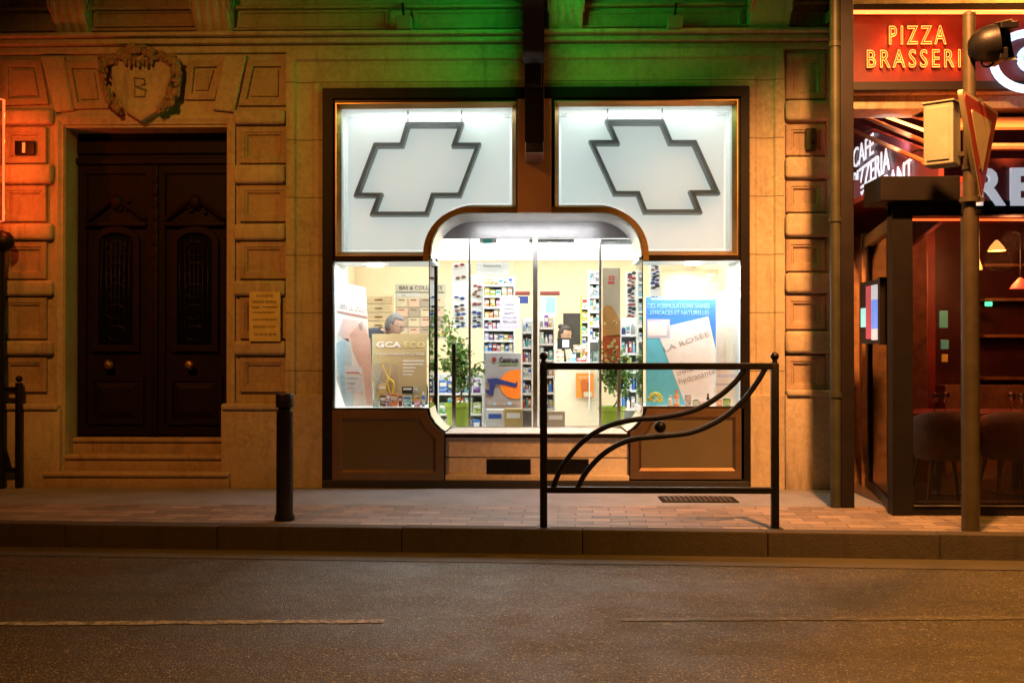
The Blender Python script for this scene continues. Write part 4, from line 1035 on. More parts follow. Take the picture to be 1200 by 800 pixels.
lamp('board_fill', 'SPOT', (2.95, -.7, 3.15), 60, (.75, .85, 1), .05, (3.35, .4, 2.85), angle=R(85))  # unseen cool spot added to brighten the side board
# awning
aw = thing('awning', (4.3, -.3, 2.8), 'folded orange lit awning with metal arms over the terrace', 'awning')
p2 = Wp(1096, 176, YF+.1)
B = MB(); A4 = [Vector((p0.x+.05, 1.3, p0.z+.12)), Vector((7, 1.3, p0.z+.12)), Vector((7, -1.3, 2.98)), Vector((p0.x+.02, -1.3, 2.98))]
B.loft(A4, [v+Vector((0, 0, .02)) for v in A4]); B._f([B.bm.verts.new(v) for v in A4]); B._f([B.bm.verts.new(v+Vector((0, 0, .02))) for v in A4]); B.build('canopy', mat('orange_awning_fabric', (.45, .16, .06), .8, var=.15), aw)
for (x0, y0, ya, x1, y1, yb3, m_) in ((1000, 152, 1.2, 1086, 190, -1.2, 'a'), (1006, 133, 1.1, 1090, 168, -.9, 'a')):
    B = MB(); a = Wp(x0, y0, ya); b_ = Wp(x1, y1, yb3); a.x -= .02; b_.x -= .02; B.tube([a, b_], .022, 8)
    B.build('arm', M['arm'], aw, smooth='auto')
B = MB(); a = Wp(1040, 170, .1)
B.tube(spl([Wp(1010, 156, .9), Wp(1022, 150, .5), Wp(1036, 152, .1)]), .008, 6); B.build('tension_cable', M['black_iron'], aw, smooth=True); B = MB(); B.tube(spl([Wp(1066, 180, -.7), Wp(1078, 176, -.9), Wp(1092, 178, -1.0)]), .008, 6)
B.build('tension_cable', M['black_iron'], aw, smooth=True)
B = MB(); B.tube([Wp(1150, 172, -1.2), Wp(1300, 172, -1.2)], .03, 8); B.build('front_bar', M['tan'], aw, smooth='auto')
# television on the side glass
tvp = Wp(1030, 360, -1.05)
tv = thing('wall_television', (tvp.x, tvp.y, tvp.z-.3), 'small lit television screen hung on the side glass of the terrace', 'television')
ta = Wp(1009, 367, -.62); tb = Wp(1033, 360, -1.12); dt = Vector((tb.x-ta.x, tb.y-ta.y, 0)); Lt = dt.length; dt.normalize(); nT = dt.cross(Vector((0, 0, 1)))
def tvbox(u0, u1, z0, z1, d0, d1, m, name):
    B = MB(); b2_ = bmesh.new(); bmesh.ops.create_cube(b2_, size=1)
    for v in b2_.verts:
        u = u0+(u1-u0)*(v.co.x+.5); z = z0+(z1-z0)*(v.co.z+.5); d = d0+(d1-d0)*(v.co.y+.5)
        v.co = Vector((ta.x, ta.y, 0))+dt*u+nT*d+Vector((0, 0, z))
    B.add(b2_); return B.build(name, m, tv)
zv0 = 1.30; zv1 = Wp(1009, 334, -.62).z
zv0 = Wp(1009, 400, -.62).z
tvbox(-.02, Lt+.02, zv0-.02, zv1+.02, -.05, 0, M['dark'], 'case')
n_ = tvbox(Lt*.55, Lt*.97, zv0+.1, zv1-.14, .002, .006, M['screen'], 'screen'); tvbox(Lt*.28, Lt*.55, zv0+.02, zv1-.02, .002, .006, M['screen2'], 'screen'); tvbox(.01, Lt*.28, zv0+.12, zv1-.2, .002, .006, M['screen3'], 'screen')
tvbox(Lt*.55, Lt*.97, zv1-.14, zv1-.02, .002, .006, M['letter_w'], 'screen'); tvbox(Lt*.55, Lt*.97, zv0+.01, zv0+.1, .002, .006, M['letter_w'], 'screen')
tvbox(Lt, Lt+.05, zv0-.03, zv1+.03, -.07, .03, M['vdark'], 'side_frame')
# restaurant furniture
def tub_chair(cx, cy, rz, label):
    o = thing('tub_chair', (0, 0, 0), label, 'chair', 'tan tub chairs in the glazed terrace')
    B = MB(); n = 22; rows = []
    for j, (z, rr_) in enumerate(((.36, .20), (.42, .25), (.55, .27), (.66, .275), (.74, .27), (.76, .255), (.74, .24), (.6, .235), (.46, .21))):
        row = []
        for i in range(n+1):
            a = R(-200+220*i/n); dz = 0
            e = abs(i/n-.5)*2; dz = -.13*e**2.5 if z > .5 else 0
            row.append(B.bm.verts.new((rr_*math.cos(a), rr_*math.sin(a), z+dz)))
        rows.append(row)
    for A_, B_ in zip(rows, rows[1:]):
        for i in range(n): B._f([A_[i], A_[i+1], B_[i+1], B_[i]])
    B.build('backrest', M['tan'], o, smooth='auto')
    B = MB(); B.lathe([(.05, .34), (.21, .36), (.235, .42), (.22, .46), (.05, .47)], (0, 0, 0), 24); B.build('seat', M['tan'], o, smooth='auto')
    for sx in (-1, 1):
        for sy in (-1, 1):
            B = MB(); B.tube([(sx*.14, sy*.14, .36), (sx*.20, sy*.20, .0)], [.022, .012], 8); B.build('leg', M['wood'], o, smooth='auto')
    o.location = (cx, cy, .02); o.rotation_euler.z = rz; return o
ya = -1.02
tub_chair(Wp(1105, 500, ya).x, ya, 0, 'tan tub chair left of the sign pole, back to the glass')
tub_chair(Wp(1184, 500, ya).x, ya, 0, 'tan tub chair right of the sign pole, back to the glass')
def wine(x, y, z, lab):
    o = thing('wine_glass', (x, y, z), lab, 'wine glass', 'wine glasses on the terrace tables')
    B = MB(); B.lathe([(.03, 0), (.03, .003), (.004, .006), (.004, .07), (.02, .08), (.036, .11), (.034, .15), (.030, .16)], (x, y, z), 18); B.build('bowl', M['winewhite'], o, smooth=True)
    return o
for i, (px, pl_) in enumerate(((1098, 'left'), (1190, 'right'))):
    yt_ = -.42; x = Wp(px, 480, yt_).x
    tb_ = thing('restaurant_table', (x, yt_, .02), 'small red table behind the %s tub chair' % pl_, 'table', 'small red tables in the terrace')
    B = MB(); B.box(x-.33, x+.33, yt_-.3, yt_+.3, .70, .73, .006); B.build('tabletop', PAL['maroon'], tb_)
    B = MB(); B.tube([(x, yt_, .03), (x, yt_, .7)], .03, 12); B.build('pedestal', M['steel'], tb_, smooth='auto'); B = MB(); B.lathe([(.2, 0), (.2, .01), (.03, .04)], (x, yt_, .02), 20); B.build('base', M['steel'], tb_, smooth='auto')
wl = ['wine glass left of a pair behind the left tub chair', 'wine glass right of a pair behind the left tub chair', 'wine glass left of a pair behind the right tub chair', 'wine glass right of a pair behind the right tub chair']
for px, l_ in zip((1095, 1108, 1185, 1197), wl): wine(Wp(px, 480, -.58).x, -.58, .732, l_)
o = thing('framed_poster', Wp(1077, 407, 1.15), 'tall red framed poster on the red wall of the terrace', 'poster')
X0, X1, Z0, Z1 = rect(1069, 298, 1087, 407, 1.15); B = MB(); B.rings(X0, X1, Z0, Z1, [(0, 1.2), (0, 1.14), (.03, 1.14), (.031, 1.16)], cap=False); B.build('frame', mat('pink_frame', (.42, .13, .08), .4), o); B = MB(); B.box(X0+.03, X1-.03, 1.16, 1.18, Z0+.03, Z1-.03); B.build('picture', M['wallred'], o)
ptext('letter', 'R', 1071, 322, 1077, 334, 1.15, mat('frame_letter', (.6, .2, .15), .4), o); ptext('letter', 'i', 1074, 370, 1077, 383, 1.15, bpy.data.materials['frame_letter'], o)
yv = .6
for i, (x0, y0, x1, y1, m_, l_) in enumerate(((1101, 364, 1111, 384, emit('green_paper_glow', (.10, .42, .28), .4), 'green glowing notice seen through the terrace glass, upper one'), (1103, 398, 1112, 409, bpy.data.materials['green_paper_glow'], 'green glowing notice seen through the terrace glass, lower one'), (1104, 415, 1111, 424, emit('amber_paper_glow', (.6, .35, .03), .35), 'small amber glowing notice below the green ones'))):
    B = MB(); B.prect(x0, y0, x1, y1, yv, .02, .004); o = B.build('lit_notice', m_); tag(o, l_, 'notice', 'glowing notices in the terrace')
def pend(px, py, w_, m_, lab, yv=.2):
    p = Wp(px, py, yv); o = thing('pendant_lamp', p, lab, 'lamp', 'pendant lamps in the terrace')
    B = MB(); B.lathe([(w_, 0), (w_*.75, .04), (w_*.3, .085), (.01, .1)], p, 20); B.build('shade', m_, o, smooth='auto')
    B = MB(); B.tube([(p.x, p.y, p.z+.09), (p.x, p.y, 2.55)], .004, 6); B.build('cord', M['dark'], o)
pend(1168, 294, .08, M['lampshade'], 'amber glowing pendant lamp right of the sign pole'); pend(1196, 338, .09, M['lampred'], 'red glowing pendant lamp at the right edge', .1); pend(1147, 316, .035, M['lampshade'], 'tiny amber pendant lamp beside the sign pole', .6)
B = MB(); B.prect(1156, 353.5, 1163, 358.5, 1.0, .04, .004); tag(B.build('exit_lamp', M['exitgreen']), 'small green exit lamp glowing inside the terrace', 'exit lamp')

# ================================================================== INSIDE THE PHARMACY
def poster(name, x0, y0, x1, y1, y, m, label, cat='poster', th=.006, group=None):
    X0, X1, Z0, Z1 = rect(x0, y0, x1, y1, y)
    o = thing(name, ((X0+X1)/2, y, Z0), label, cat, group)
    B = MB(); B.box(X0, X1, y, y+th, Z0, Z1); B.build('sheet', m, o); return o
def shp(o, P, y, m, name='printed_shape', th=.002):
    plate(name, [pts(P, y)], y, th, m, o)
# left display --------------------------------------------------
yP = .15
p = thing('back_pain_poster', Wp(415, 476, yP), 'tall white and pale blue poster about back pain at the left of the left display', 'poster')
shp(p, [(393, 329), (428, 338), (438, 476), (404, 476), (393, 440)], yP, PAL['paper'], 'sheet', .006)
shp(p, [(393, 329), (426, 337), (427, 347), (393, 342)], yP-.0009, PAL['sky'])
shp(p, [(393, 402), (408, 396), (412, 415), (414, 476), (405, 476), (397, 440)], yP-.0009, mat('print_paleblue', (.55, .74, .86), .4))
shp(p, [(409, 392), (424, 376), (434, 398), (436, 440), (436, 474), (430, 474), (426, 440), (414, 412)], yP-.0012, mat('print_bareback', (.78, .55, .47), .5, var=.12, vscale=8))
shp(p, [(402, 373), (419, 376), (423, 392), (408, 400), (396, 392)], yP-.0009, mat('print_palepink', (.82, .66, .64), .5))
shp(p, [(420, 378), (424, 381), (425, 388), (421, 386)], yP-.0018, PAL['grey'])
yy = yP-.0024
a = Wp(393.5, 360, yy); b_ = Wp(431, 367, yy); text('lettering', 'PLEIN LE DOS ?!', a, (b_-a), (0, 0, 1), (b_-a).length, .055, PAL['grey'], p, .002)
a = Wp(393.5, 364, yy); b_ = Wp(431, 371, yy)
B = MB(); B.tube([a, b_], .003, 5); B.build('red_line', PAL['red'], p)
shp(p, [(403, 428), (424, 430), (426, 460), (405, 458)], yP-.0015, mat('print_textblock', (.72, .80, .86), .4))
for i in range(4):
    B = MB(); B.prect(406, 436+i*6, 421-i*2, 437+i*6, yP-.0027, .002); B.build('printed_line', PAL['red' if i == 0 else 'sky'], p)
p = poster('gold_poster', 436, 391, 500, 471, .30, mat('print_goldbeige', (.50, .40, .21), .42, var=.08, vscale=3), 'beige gold poster with white lettering in the left display below the man')
ptext('lettering', 'GCA', 441, 400, 470, 407, .2985, PAL['white'], p, bold=.03); ptext('lettering', 'ECO', 474, 400, 498, 407, .2985, mat('print_palegold', (.72, .62, .30), .4), p, bold=.01)
ptext('lettering', "L'OLIGOTHERAPIE D'ACTION", 441, 413.5, 497, 416.5, .2985, PAL['white'], p)
for i, (x0, x1) in enumerate(((472, 497), (472, 496), (472, 487), (472, 485), (472, 483))):
    B = MB(); B.prect(x0, 422+i*4, x1, 423.4+i*4, .2985, .002); B.build('printed_line', PAL['white'], p)
shp(p, [(437, 427), (452, 424), (466, 428), (466, 462), (441, 458)], .2992, PAL['taupe'])
# tools on display
for i, (x, y0_, y1_, dx, m_, l_) in enumerate(((456, 427, 461, 4, 'yellow', 'yellow handled pliers standing open against the beige gold poster'), (443, 435, 458, 4, 'grey', 'grey slender tweezers left of the yellow pliers'))):
    yt_ = .27; o = thing('pliers', Wp(x, y1_, yt_), l_, 'tool')
    for sg in (-1, 1):
        B = MB(); B.tube(spl([Wp(x-sg*dx*1.2-3, y0_, yt_), Wp(x-sg*dx*.6-1, (y0_*2+y1_)/3, yt_), Wp(x+sg*.8, (y0_+y1_)/2, yt_), Wp(x+sg*dx*.9+2, (y0_+2*y1_)/3, yt_), Wp(x+sg*dx*.5+2.5, y1_, yt_)]), [.006]*16+[.012]*17 if m_ == 'yellow' else .006, 6); B.build('handle', PAL[m_], o, smooth=True)
# generic small products
def prod_box(x0, y0, x1, y1, y, col, label, grp, depth=.06, col2=None, kind='box'):
    X0, X1, Z0, Z1 = rect(x0, y0, x1, y1, y); w_ = X1-X0
    o = thing('product_'+kind, ((X0+X1)/2, y, Z0), label, {'box': 'box', 'bottle': 'bottle', 'tube': 'tube'}[kind], grp)
    if kind == 'box':
        B = MB(); B.box(X0, X1, y, y+depth, Z0, Z1, min(.002, w_*.05)); B.build('carton', PC.get(col, PAL[col]) if depth < .12 else PAL[col], o)
        h = Z1-Z0; c2 = PAL[col2 or ('white' if col not in ('white', 'paper') else 'blue')]
        B = MB(); B.box(X0+w_*.12, X1-w_*.12, y-.0012, y, Z0+h*.55, Z0+h*.8); B.build('printed_band', c2, o)
    else:
        r_ = w_/2; h = Z1-Z0; c0_ = (X0+r_, y+r_, Z0)
        B = MB(); B.lathe([(r_*.9, 0), (r_, h*.03), (r_, h*.62), (r_*.5, h*.76)], c0_, 14); B.build('body', PAL[col], o, smooth='auto')
        B = MB(); B.lathe([(r_*.52, h*.76), (r_*.52, h), (.001, h)], c0_, 12); B.build('cap', PAL[col2 or 'white'], o, smooth='auto')
        B = MB(); B.lathe([(r_*1.02, h*.15), (r_*1.02, h*.5)], c0_, 14); B.build('printed_band', PAL['paper' if col != 'white' else 'sky'], o, smooth='auto')
    return o
g = 'small goods on the left display floor'
for (x0, y0, x1, y1, yq, c1, kd_, l_) in ((424, 461, 428, 476, .2, 'white', 'bottle', 'white bottle at the left end of the goods in the left display'), (429, 462, 433, 476, .16, 'peach', 'bottle', 'peach bottle in front of the back pain poster'),
        (434, 448, 438, 476, .22, 'lilac', 'tube', 'tall lilac tube left of the goods in the left display'), (437, 468, 444, 477, .10, 'mint', 'box', 'low mint box in the left display'), (444, 450, 453, 462, .24, 'gold', 'box', 'gold box stacked under the pliers'),
        (445, 463, 452, 476.5, .17, 'brown', 'box', 'brown box left of the magenta box in the left display'), (453, 460, 457, 476, .15, 'purple', 'box', 'purple box in the middle of the left display'), (457, 461, 466, 476.5, .10, 'orange', 'box', 'bright orange box in the middle of the left display'),
        (467, 464, 471, 476, .16, 'maroon', 'box', 'dark red box right of the orange box'), (471, 453, 484, 461, .24, 'black', 'box', 'long black box lying upper row in the left display'), (472, 464, 482, 470, .16, 'white', 'box', 'white box above the mint box in the left display'),
        (472, 470, 482, 476.5, .13, 'teal', 'box', 'low teal box in the left display right half'), (484, 453, 490, 461, .24, 'grey', 'box', 'grey box beside the long black box'), (484, 462, 493, 469, .18, 'yellow', 'box', 'yellow box near the right end of the left display'),
        (485, 470, 492, 476.5, .13, 'pink', 'box', 'pink box near the right end of the left display'), (494, 459, 498, 476, .18, 'blue', 'bottle', 'blue bottle at the right end of the left display')):
    prod_box(x0, y0, x1, y1, yq, c1, l_, g, kind=kd_, depth=.05)
# left back area: hosiery board and drawers
yb_ = 2.9
p = poster('hosiery_board', 463, 333, 523, 398, yb_, mat('print_greige', (.62, .56, .42), .45), 'beige hosiery display board with dark lettering and rows of packets behind the man', 'display board', th=.03)
ptext('lettering', 'BAS & COLLANTS', 468, 335, 518, 339.5, yb_-.004, PAL['black'], p); ptext('lettering', 'DE MAINTIEN', 465, 343, 492, 347.5, yb_-.004, PAL['white'], p, bold=.02)
B = MB(); B.prect(464, 342, 520, 343, yb_-.004, .003); B.build('rule', PAL['black'], p)
for r_ in range(4):
    for c2 in range(4):
        B = MB(); B.prect(465+c2*14, 349.5+r_*11.5, 477.5+c2*14, 359.5+r_*11.5, yb_-.02, .018, .002)
        B.build('packet', PAL[('beige', 'peach', 'taupe', 'creamy')[(r_+c2) % 3]], p)
        B = MB(); B.prect(467+c2*14, 351+r_*11.5, 474+c2*14, 352.2+r_*11.5, yb_-.022, .002); B.build('printed_line', PAL['brown'], p)
o = thing('drawer_cabinet', Wp(430, 440, 3.1), 'wide cream drawer cabinet along the back left of the pharmacy', 'cabinet')
B = MB(); B.prect(390, 345, 462, 450, 3.1, .4); B.build('carcass', M['creampale'], o)
for i in range(7):
    for j in range(2):
        B = MB(); B.prect(392+j*35, 347+i*10, 425+j*35, 355.5+i*10, 3.085, .014, .003); d_ = B.build('drawer', mat('drawer_cream%d' % (i % 2), (.74, .60, .36) if i % 2 else (.72, .56, .33), .5), o)
        B = MB(); B.prect(404+j*35, 350.5+i*10, 413+j*35, 351.7+i*10, 3.07, .014); B.build('handle', PAL['brown'], d_)
# racks of glasses
def glasses_rack(x0, y0, x1, y1, y, n, label):
    o = poster('eyewear_rack', x0, y0, x1, y1, y, M['white'], label, 'rack', th=.06, group='white racks of reading glasses')
    random.seed(int(x0))
    for i in range(n*2):
        if random.random() < .18: continue
        yy0 = y0+(y1-y0)*(i+.6)/n/2; cx_ = (x0+x1)/2+random.uniform(-1, 1); ws = (x1-x0)*random.uniform(.28, .40)
        B = MB(); rr_ = random.uniform(.014, .022); tl_ = random.uniform(-.012, .012)
        for sg in (-1, 1):
            c0_ = Wp(cx_+sg*ws*.5, yy0, y-.03); c0_.z += sg*tl_
            B.ball(c0_, rr_, (1.25, .25, random.uniform(.6, .95)), 2)
            B.tube([(c0_.x+sg*rr_, c0_.y, c0_.z), (c0_.x+sg*rr_*1.2, c0_.y+.05, c0_.z)], .003, 5)
        a = Wp(cx_-ws*.5, yy0, y-.03); b_ = Wp(cx_+ws*.5, yy0, y-.03); B.tube([a, b_], .003, 5)
        B.build('glasses', PAL[random.choice(('black', 'black', 'brown', 'maroon', 'navy'))], o, smooth=True)
    return o
glasses_rack(530, 308, 548, 384, 1.6, 8, 'white eyewear rack with dark glasses behind the left niche pane')
glasses_rack(552, 322, 566, 384, 1.7, 6, 'white eyewear rack with dark glasses left of the colourful shelf')
glasses_rack(762, 309, 774, 350, 1.0, 5, 'white eyewear rack with dark glasses at the left of the right display')
glasses_rack(734, 318, 746, 372, 1.4, 6, 'white eyewear rack with dark glasses behind the right niche pane')
# shelves
ORDN = ['top', 'second', 'third', 'fourth', 'fifth', 'sixth', 'seventh']
def shelf(x0, y0, x1, y1, y, rows, cols, uname, cols_list, frame=None, depth=.25, back=True, kinds=('box',), head=None):
    X0, X1, Z0, Z1 = rect(x0, y0, x1, y1, y)
    o = thing('shelf_unit', ((X0+X1)/2, y, Z0), uname[0] if isinstance(uname, tuple) else uname, 'shelf'); fm = frame or M['white']
    un = uname[1] if isinstance(uname, tuple) else uname
    for xx in (X0, X1-.012):
        B = MB(); B.box(xx, xx+.012, y, y+depth, max(ZF, Z0-.8), Z1); B.build('side_panel', fm, o)
    if back: B = MB(); B.box(X0+.012, X1-.012, y+depth, y+depth+.01, max(ZF, Z0-.8), Z1); B.build('back_panel', fm, o)
    H = (Z1-Z0)/rows; random.seed(int(x0*7+y0))
    for r_ in range(rows):
        zb_ = Z1-(r_+1)*H
        B = MB(); B.box(X0+.0125, X1-.0125, y, y+depth-.001, zb_, zb_+.012, .001); s_ = B.build('shelf', fm, o)
        B = MB(); B.box(X0+.013, X1-.013, y-.004, y-.001, zb_-.008, zb_+.016); B.build('price_strip', PAL['paper'], s_)
        cl = cols_list[r_ % len(cols_list)]; n_ = len(cl); wd = (X1-X0-.03)/n_
        for c2, cn in enumerate(cl):
            xx = X0+.015+wd*c2; ww = wd*random.uniform(.78, .95); hh = H*random.uniform(.5, .82)
            kd_ = random.choice(kinds)
            if ww > .14 and kd_ != 'box': kd_ = 'box'
            # invert projection: build directly
            cnn = {'paper': 'pale'}.get(cn, cn)
            oo = thing('product_'+kd_, (xx+ww/2, y+.01, zb_+.012), '%s %s on the %s shelf of the %s' % (cnn, {'box': 'carton', 'bottle': 'bottle'}[kd_], ORDN[r_], un), {'box': 'box', 'bottle': 'bottle'}[kd_], 'goods on the %s' % un)
            if kd_ == 'box':
                B = MB(); B.box(xx, xx+ww, y+.012, y+.012+min(depth*.7, .12), zb_+.0125, zb_+.012+hh, .002); B.build('carton', PC.get(cn, PAL[cn]), oo)
                c3 = PAL[random.choice(('white', 'paper', 'yellow', 'blue', 'red')) if cn in ('green', 'teal', 'black', 'grey', 'navy') else ('white' if cn not in ('white', 'paper') else random.choice(('blue', 'red', 'teal', 'grey')))]
                B = MB(); B.box(xx+ww*.1, xx+ww*.9, y+.010, y+.0118, zb_+.012+hh*.5, zb_+.012+hh*.78); B.build('printed_band', c3, oo)
            else:
                r2 = min(ww/2, .05); c0_ = (xx+ww/2, y+.02+r2, zb_+.0125)
                B = MB(); B.lathe([(r2*.9, 0), (r2, hh*.03), (r2, hh*.6), (r2*.5, hh*.75)], c0_, 12); B.build('body', PAL[cn], oo, smooth='auto')
                B = MB(); B.lathe([(r2*.52, hh*.75), (r2*.52, hh), (.001, hh)], c0_, 10); B.build('cap', PAL['white' if cn != 'white' else 'sky'], oo, smooth='auto')
    return o
shelf(566, 322, 603, 413, 1.55, 7, 5, ('yellow headed shelf unit packed with cartons behind the paper notice', 'unit behind the paper notice'),
      [['lime', 'yellow', 'beige', 'paper', 'mint', 'white'], ['yellow', 'lime', 'white', 'beige', 'peach'], ['orange', 'yellow', 'pink', 'beige', 'peach'], ['yellow', 'orange', 'peach', 'lime', 'white', 'beige'], ['purple', 'white', 'pink', 'lilac', 'peach', 'brown', 'paper'], ['lilac', 'purple', 'beige', 'white', 'yellow', 'grey'], ['sky', 'azure', 'red', 'pink', 'lime', 'blue', 'beige']], kinds=('box',))
p = poster('shelf_header', 558, 307, 597, 322, 1.5, PAL['paper'], 'white header card tilted above the colourful shelf unit', 'header card')
ptext('lettering', 'beaute', 567, 309.5, 587, 312.5, 1.495, PAL['grey'], p)
shelf(611, 372, 624, 480, 1.1, 6, 3, ('narrow white shelf rack left of the central mullion', 'rack left of the central mullion'),
      [['sky', 'white', 'mint'], ['white', 'teal', 'paper'], ['red', 'white', 'grey'], ['grey', 'mint', 'white'], ['azure', 'white', 'lilac'], ['red', 'teal', 'orange']], kinds=('box', 'bottle'), depth=.2)
shelf(631, 366, 650, 480, 1.25, 6, 3, ('narrow white shelf rack right of the central mullion', 'rack right of the central mullion'),
      [['grey', 'purple', 'yellow'], ['mint', 'white', 'lilac'], ['mint', 'paper', 'teal'], ['white', 'sky', 'peach'], ['mint', 'white', 'azure'], ['white', 'sky', 'grey']], kinds=('box', 'bottle'), depth=.22)
shelf(681, 346, 698, 425, 4.6, 5, 3, ('lime green shelf unit beside the dark doorway', 'lime green unit'),
      [['white', 'paper'], ['yellow', 'lime', 'orange'], ['white', 'lime', 'paper'], ['white', 'peach', 'lime'], ['lime', 'white', 'yellow']], frame=PAL['lime'], depth=.25)
shelf(690, 315, 704, 400, 2.6, 5, 3, ('tall white shelf unit left of the brown banner', 'tall white unit left of the banner'), [['white', 'lilac', 'grey'], ['mint', 'white', 'sky'], ['white', 'beige', 'sky'], ['yellow', 'white', 'paper'], ['white', 'lilac', 'paper']])
shelf(727, 372, 747, 480, 1.6, 5, 4, ('white shelf unit behind the right potted plant', 'unit behind the right potted plant'), [['navy', 'white', 'grey'], ['white', 'paper', 'red', 'sky'], ['beige', 'white', 'grey', 'mint'], ['sky', 'paper', 'lilac', 'azure'], ['azure', 'white', 'grey']], kinds=('box', 'bottle'))
shelf(513, 438, 566, 510, 1.5, 3, 6, ('low shelf unit behind the left potted plant', 'low unit behind the left potted plant'), [['azure', 'blue', 'navy', 'sky', 'purple'], ['green', 'teal', 'orange', 'mint', 'lime'], ['white', 'blue', 'beige', 'grey', 'azure']])
# brown bars (hanging lamps) and small posters
for x0, x1, l_ in ((598, 621, 'left of the central mullion'), (633, 656, 'right of the central mullion')):
    a = Wp(x0, 343.5, 4.2); c_ = Wp(x1, 343.5, 4.2)
    o = thing('hanging_lamp', ((a.x+c_.x)/2, 4.2, a.z), 'dark red brown bar shaped hanging lamp just '+l_, 'lamp', 'bar shaped hanging lamps')
    B = MB(); B.tube([a, c_], .028, 12); B.build('bar', PAL['maroon'], o, smooth='auto')
    B = MB()
    for f in (.2, .8): q = a.lerp(c_, f); B.tube([q, (q.x, q.y, ZC)], .003, 5)
    B.build('cord', PAL['grey'], o)
poster('blue_square_card', 607, 347, 619, 355.5, 3.9, PAL['navy'], 'small dark blue square card below the hanging lamp', 'card')
p = poster('pale_blue_poster', 633, 348, 651, 370, 3.6, PAL['sky'], 'pale blue poster right of the central mullion', 'poster'); shp(p, [(634, 350), (640, 350), (639, 368), (634, 368)], 3.59, PAL['paper'])
p = poster('paper_notice', 586, 349, 609, 385, ND-.01, PAL['lilac'], 'pale lilac paper notice taped to the niche glass', 'notice', th=.002)
for i in range(5): ptext('printed_line', ('PHARMACIE', 'de garde', 'ouvert', 'du lundi au samedi', '8h30 a 19h30')[i], 591-(i > 2)*1, 355+i*5, 603+(i > 2)*2, 357.5+i*5, ND-.013, PAL['grey'], p, th=.001)
p = poster('vitamin_poster', 568.5, 414, 610.5, 478, ND-.012, mat('print_warmgrey', (.30, .34, .36), .4), 'grey poster with dark running legs on an orange disc, on the niche glass', 'poster', th=.003)
yy = ND-.018
ptext('lettering', 'Centrum', 585, 418, 607.5, 425, yy, PAL['black'], p, bold=.02); B = MB(); B.prect(585, 426, 607, 426.8, yy, .002); B.build('rule', PAL['green'], p)
c_ = Wp(579, 421, yy); B = MB(); B.lathe([(.022, 0), (.022, .002)], c_, 18, (0, -1, 0)); B.build('logo_disc', PAL['maroon'], p)
disc = [(610, 432)] + [(607-17*math.cos(R(a)) if False else 604+18*math.cos(R(a)), 450-17*math.sin(R(a))) for a in range(75, 286, 12)] + [(610, 466)]
shp(p, disc, yy, PAL['orange'], 'orange_disc')
shp(p, [(570, 444), (582, 443), (592, 446), (604, 449), (607, 446), (606, 453), (603, 454), (592, 451), (581, 450), (579, 456), (578, 464), (574, 463), (567.8+1.2, 459), (569, 456), (574, 457), (574, 450)], yy-.003, PAL['navy'], 'running_legs')
for i in range(6): B = MB(); B.prect(571+i*6, 471+(i % 2), 575.5+i*6, 474, yy, .002); B.build('printed_line', PAL[('grey', 'sky', 'taupe')[i % 3]], p)
p = poster('tall_banner', 706, 314, 727, 432, .85, PAL['taupe'], 'tall taupe and orange banner with red number 33 at the right of the niche', 'banner')
ptext('lettering', '33', 713, 323, 720, 328.5, .846, PAL['red'], p, bold=.02); B = MB(); B.prect(712.5, 330, 720, 332.5, .846, .002); B.build('rule', PAL['red'], p)
shp(p, [(706, 362), (710, 358), (716, 358), (722, 366), (727, 376), (727, 394), (706, 394)], .846, mat('print_amber', (.42, .20, .06), .4)); shp(p, [(706, 394), (727, 392), (727, 432), (706, 432)], .846, mat('print_rust', (.36, .07, .02), .4, var=.3, vscale=20))
B = MB()
for q in range(16): c_ = Wp(random.uniform(708, 725), random.uniform(376, 428), .842); B.lathe([(.018, 0), (.018, .002)], c_, 12, (0, -1, 0))
B.build('printed_dots', PAL['gold'], p)
for i, (x0, x1, t) in enumerate(((620, 673, 'COSMETIQUE'), (702, 741, 'ORTHOPEDIE'))):
    p = poster('hanging_sign', x0, 280, x1, 286.5, .72, PAL['grey'], ('grey hanging sign strip at the top of the niche glass near the centre', 'grey hanging sign strip at the top of the niche glass on the right')[i], 'hanging sign', group='hanging sign strips')
    ptext('lettering', t, x0+3, 281.5, x0+25, 285, .715, PAL['white'], p)
p = poster('round_logo_card', 562, 279, 582, 287, .74, PAL['paper'], 'white card with half round turquoise emblem at the top of the niche glass', 'card'); shp(p, [(565, 280), (577, 280), (575, 285), (567, 285)], .735, PAL['teal'])
# counter, till, orange poster
X0, X1, _, Z1 = rect(652, 424, 704, 500, 2.7)
ct = thing('sales_counter', ((X0+X1)/2, 2.7, ZF), 'long cream sales counter in the middle of the pharmacy', 'counter')
B = MB(); B.box(X0, X1, 2.7, 3.3, ZF, Z1-.03, .006); B.build('body', M['creampale'], ct); B = MB(); B.box(X0-.03, X1+.03, 2.67, 3.33, Z1-.03, Z1, .005); B.build('worktop', M['white'], ct)
p = poster('orange_counter_poster', 675, 437, 696, 466, 2.64, PAL['orange'], 'orange poster on the front of the sales counter', 'poster')
shp(p, [(680, 447), (684, 444), (690, 448), (692, 466), (682, 466)], 2.635, mat('print_orangedark', (.5, .12, .02), .4)); B = MB(); B.prect(684, 459, 694, 465, 2.63, .003); B.build('label_block', PAL['beige'], p); ptext('lettering', 'VITALITE', 678, 440.5, 692, 443.5, 2.63, PAL['beige'], p)
def at(px, py, y): return Wp(px, py, y)
mo = thing('till_monitor', at(662, 424, 2.9), 'dark angled till monitor with a white card on the counter', 'monitor')
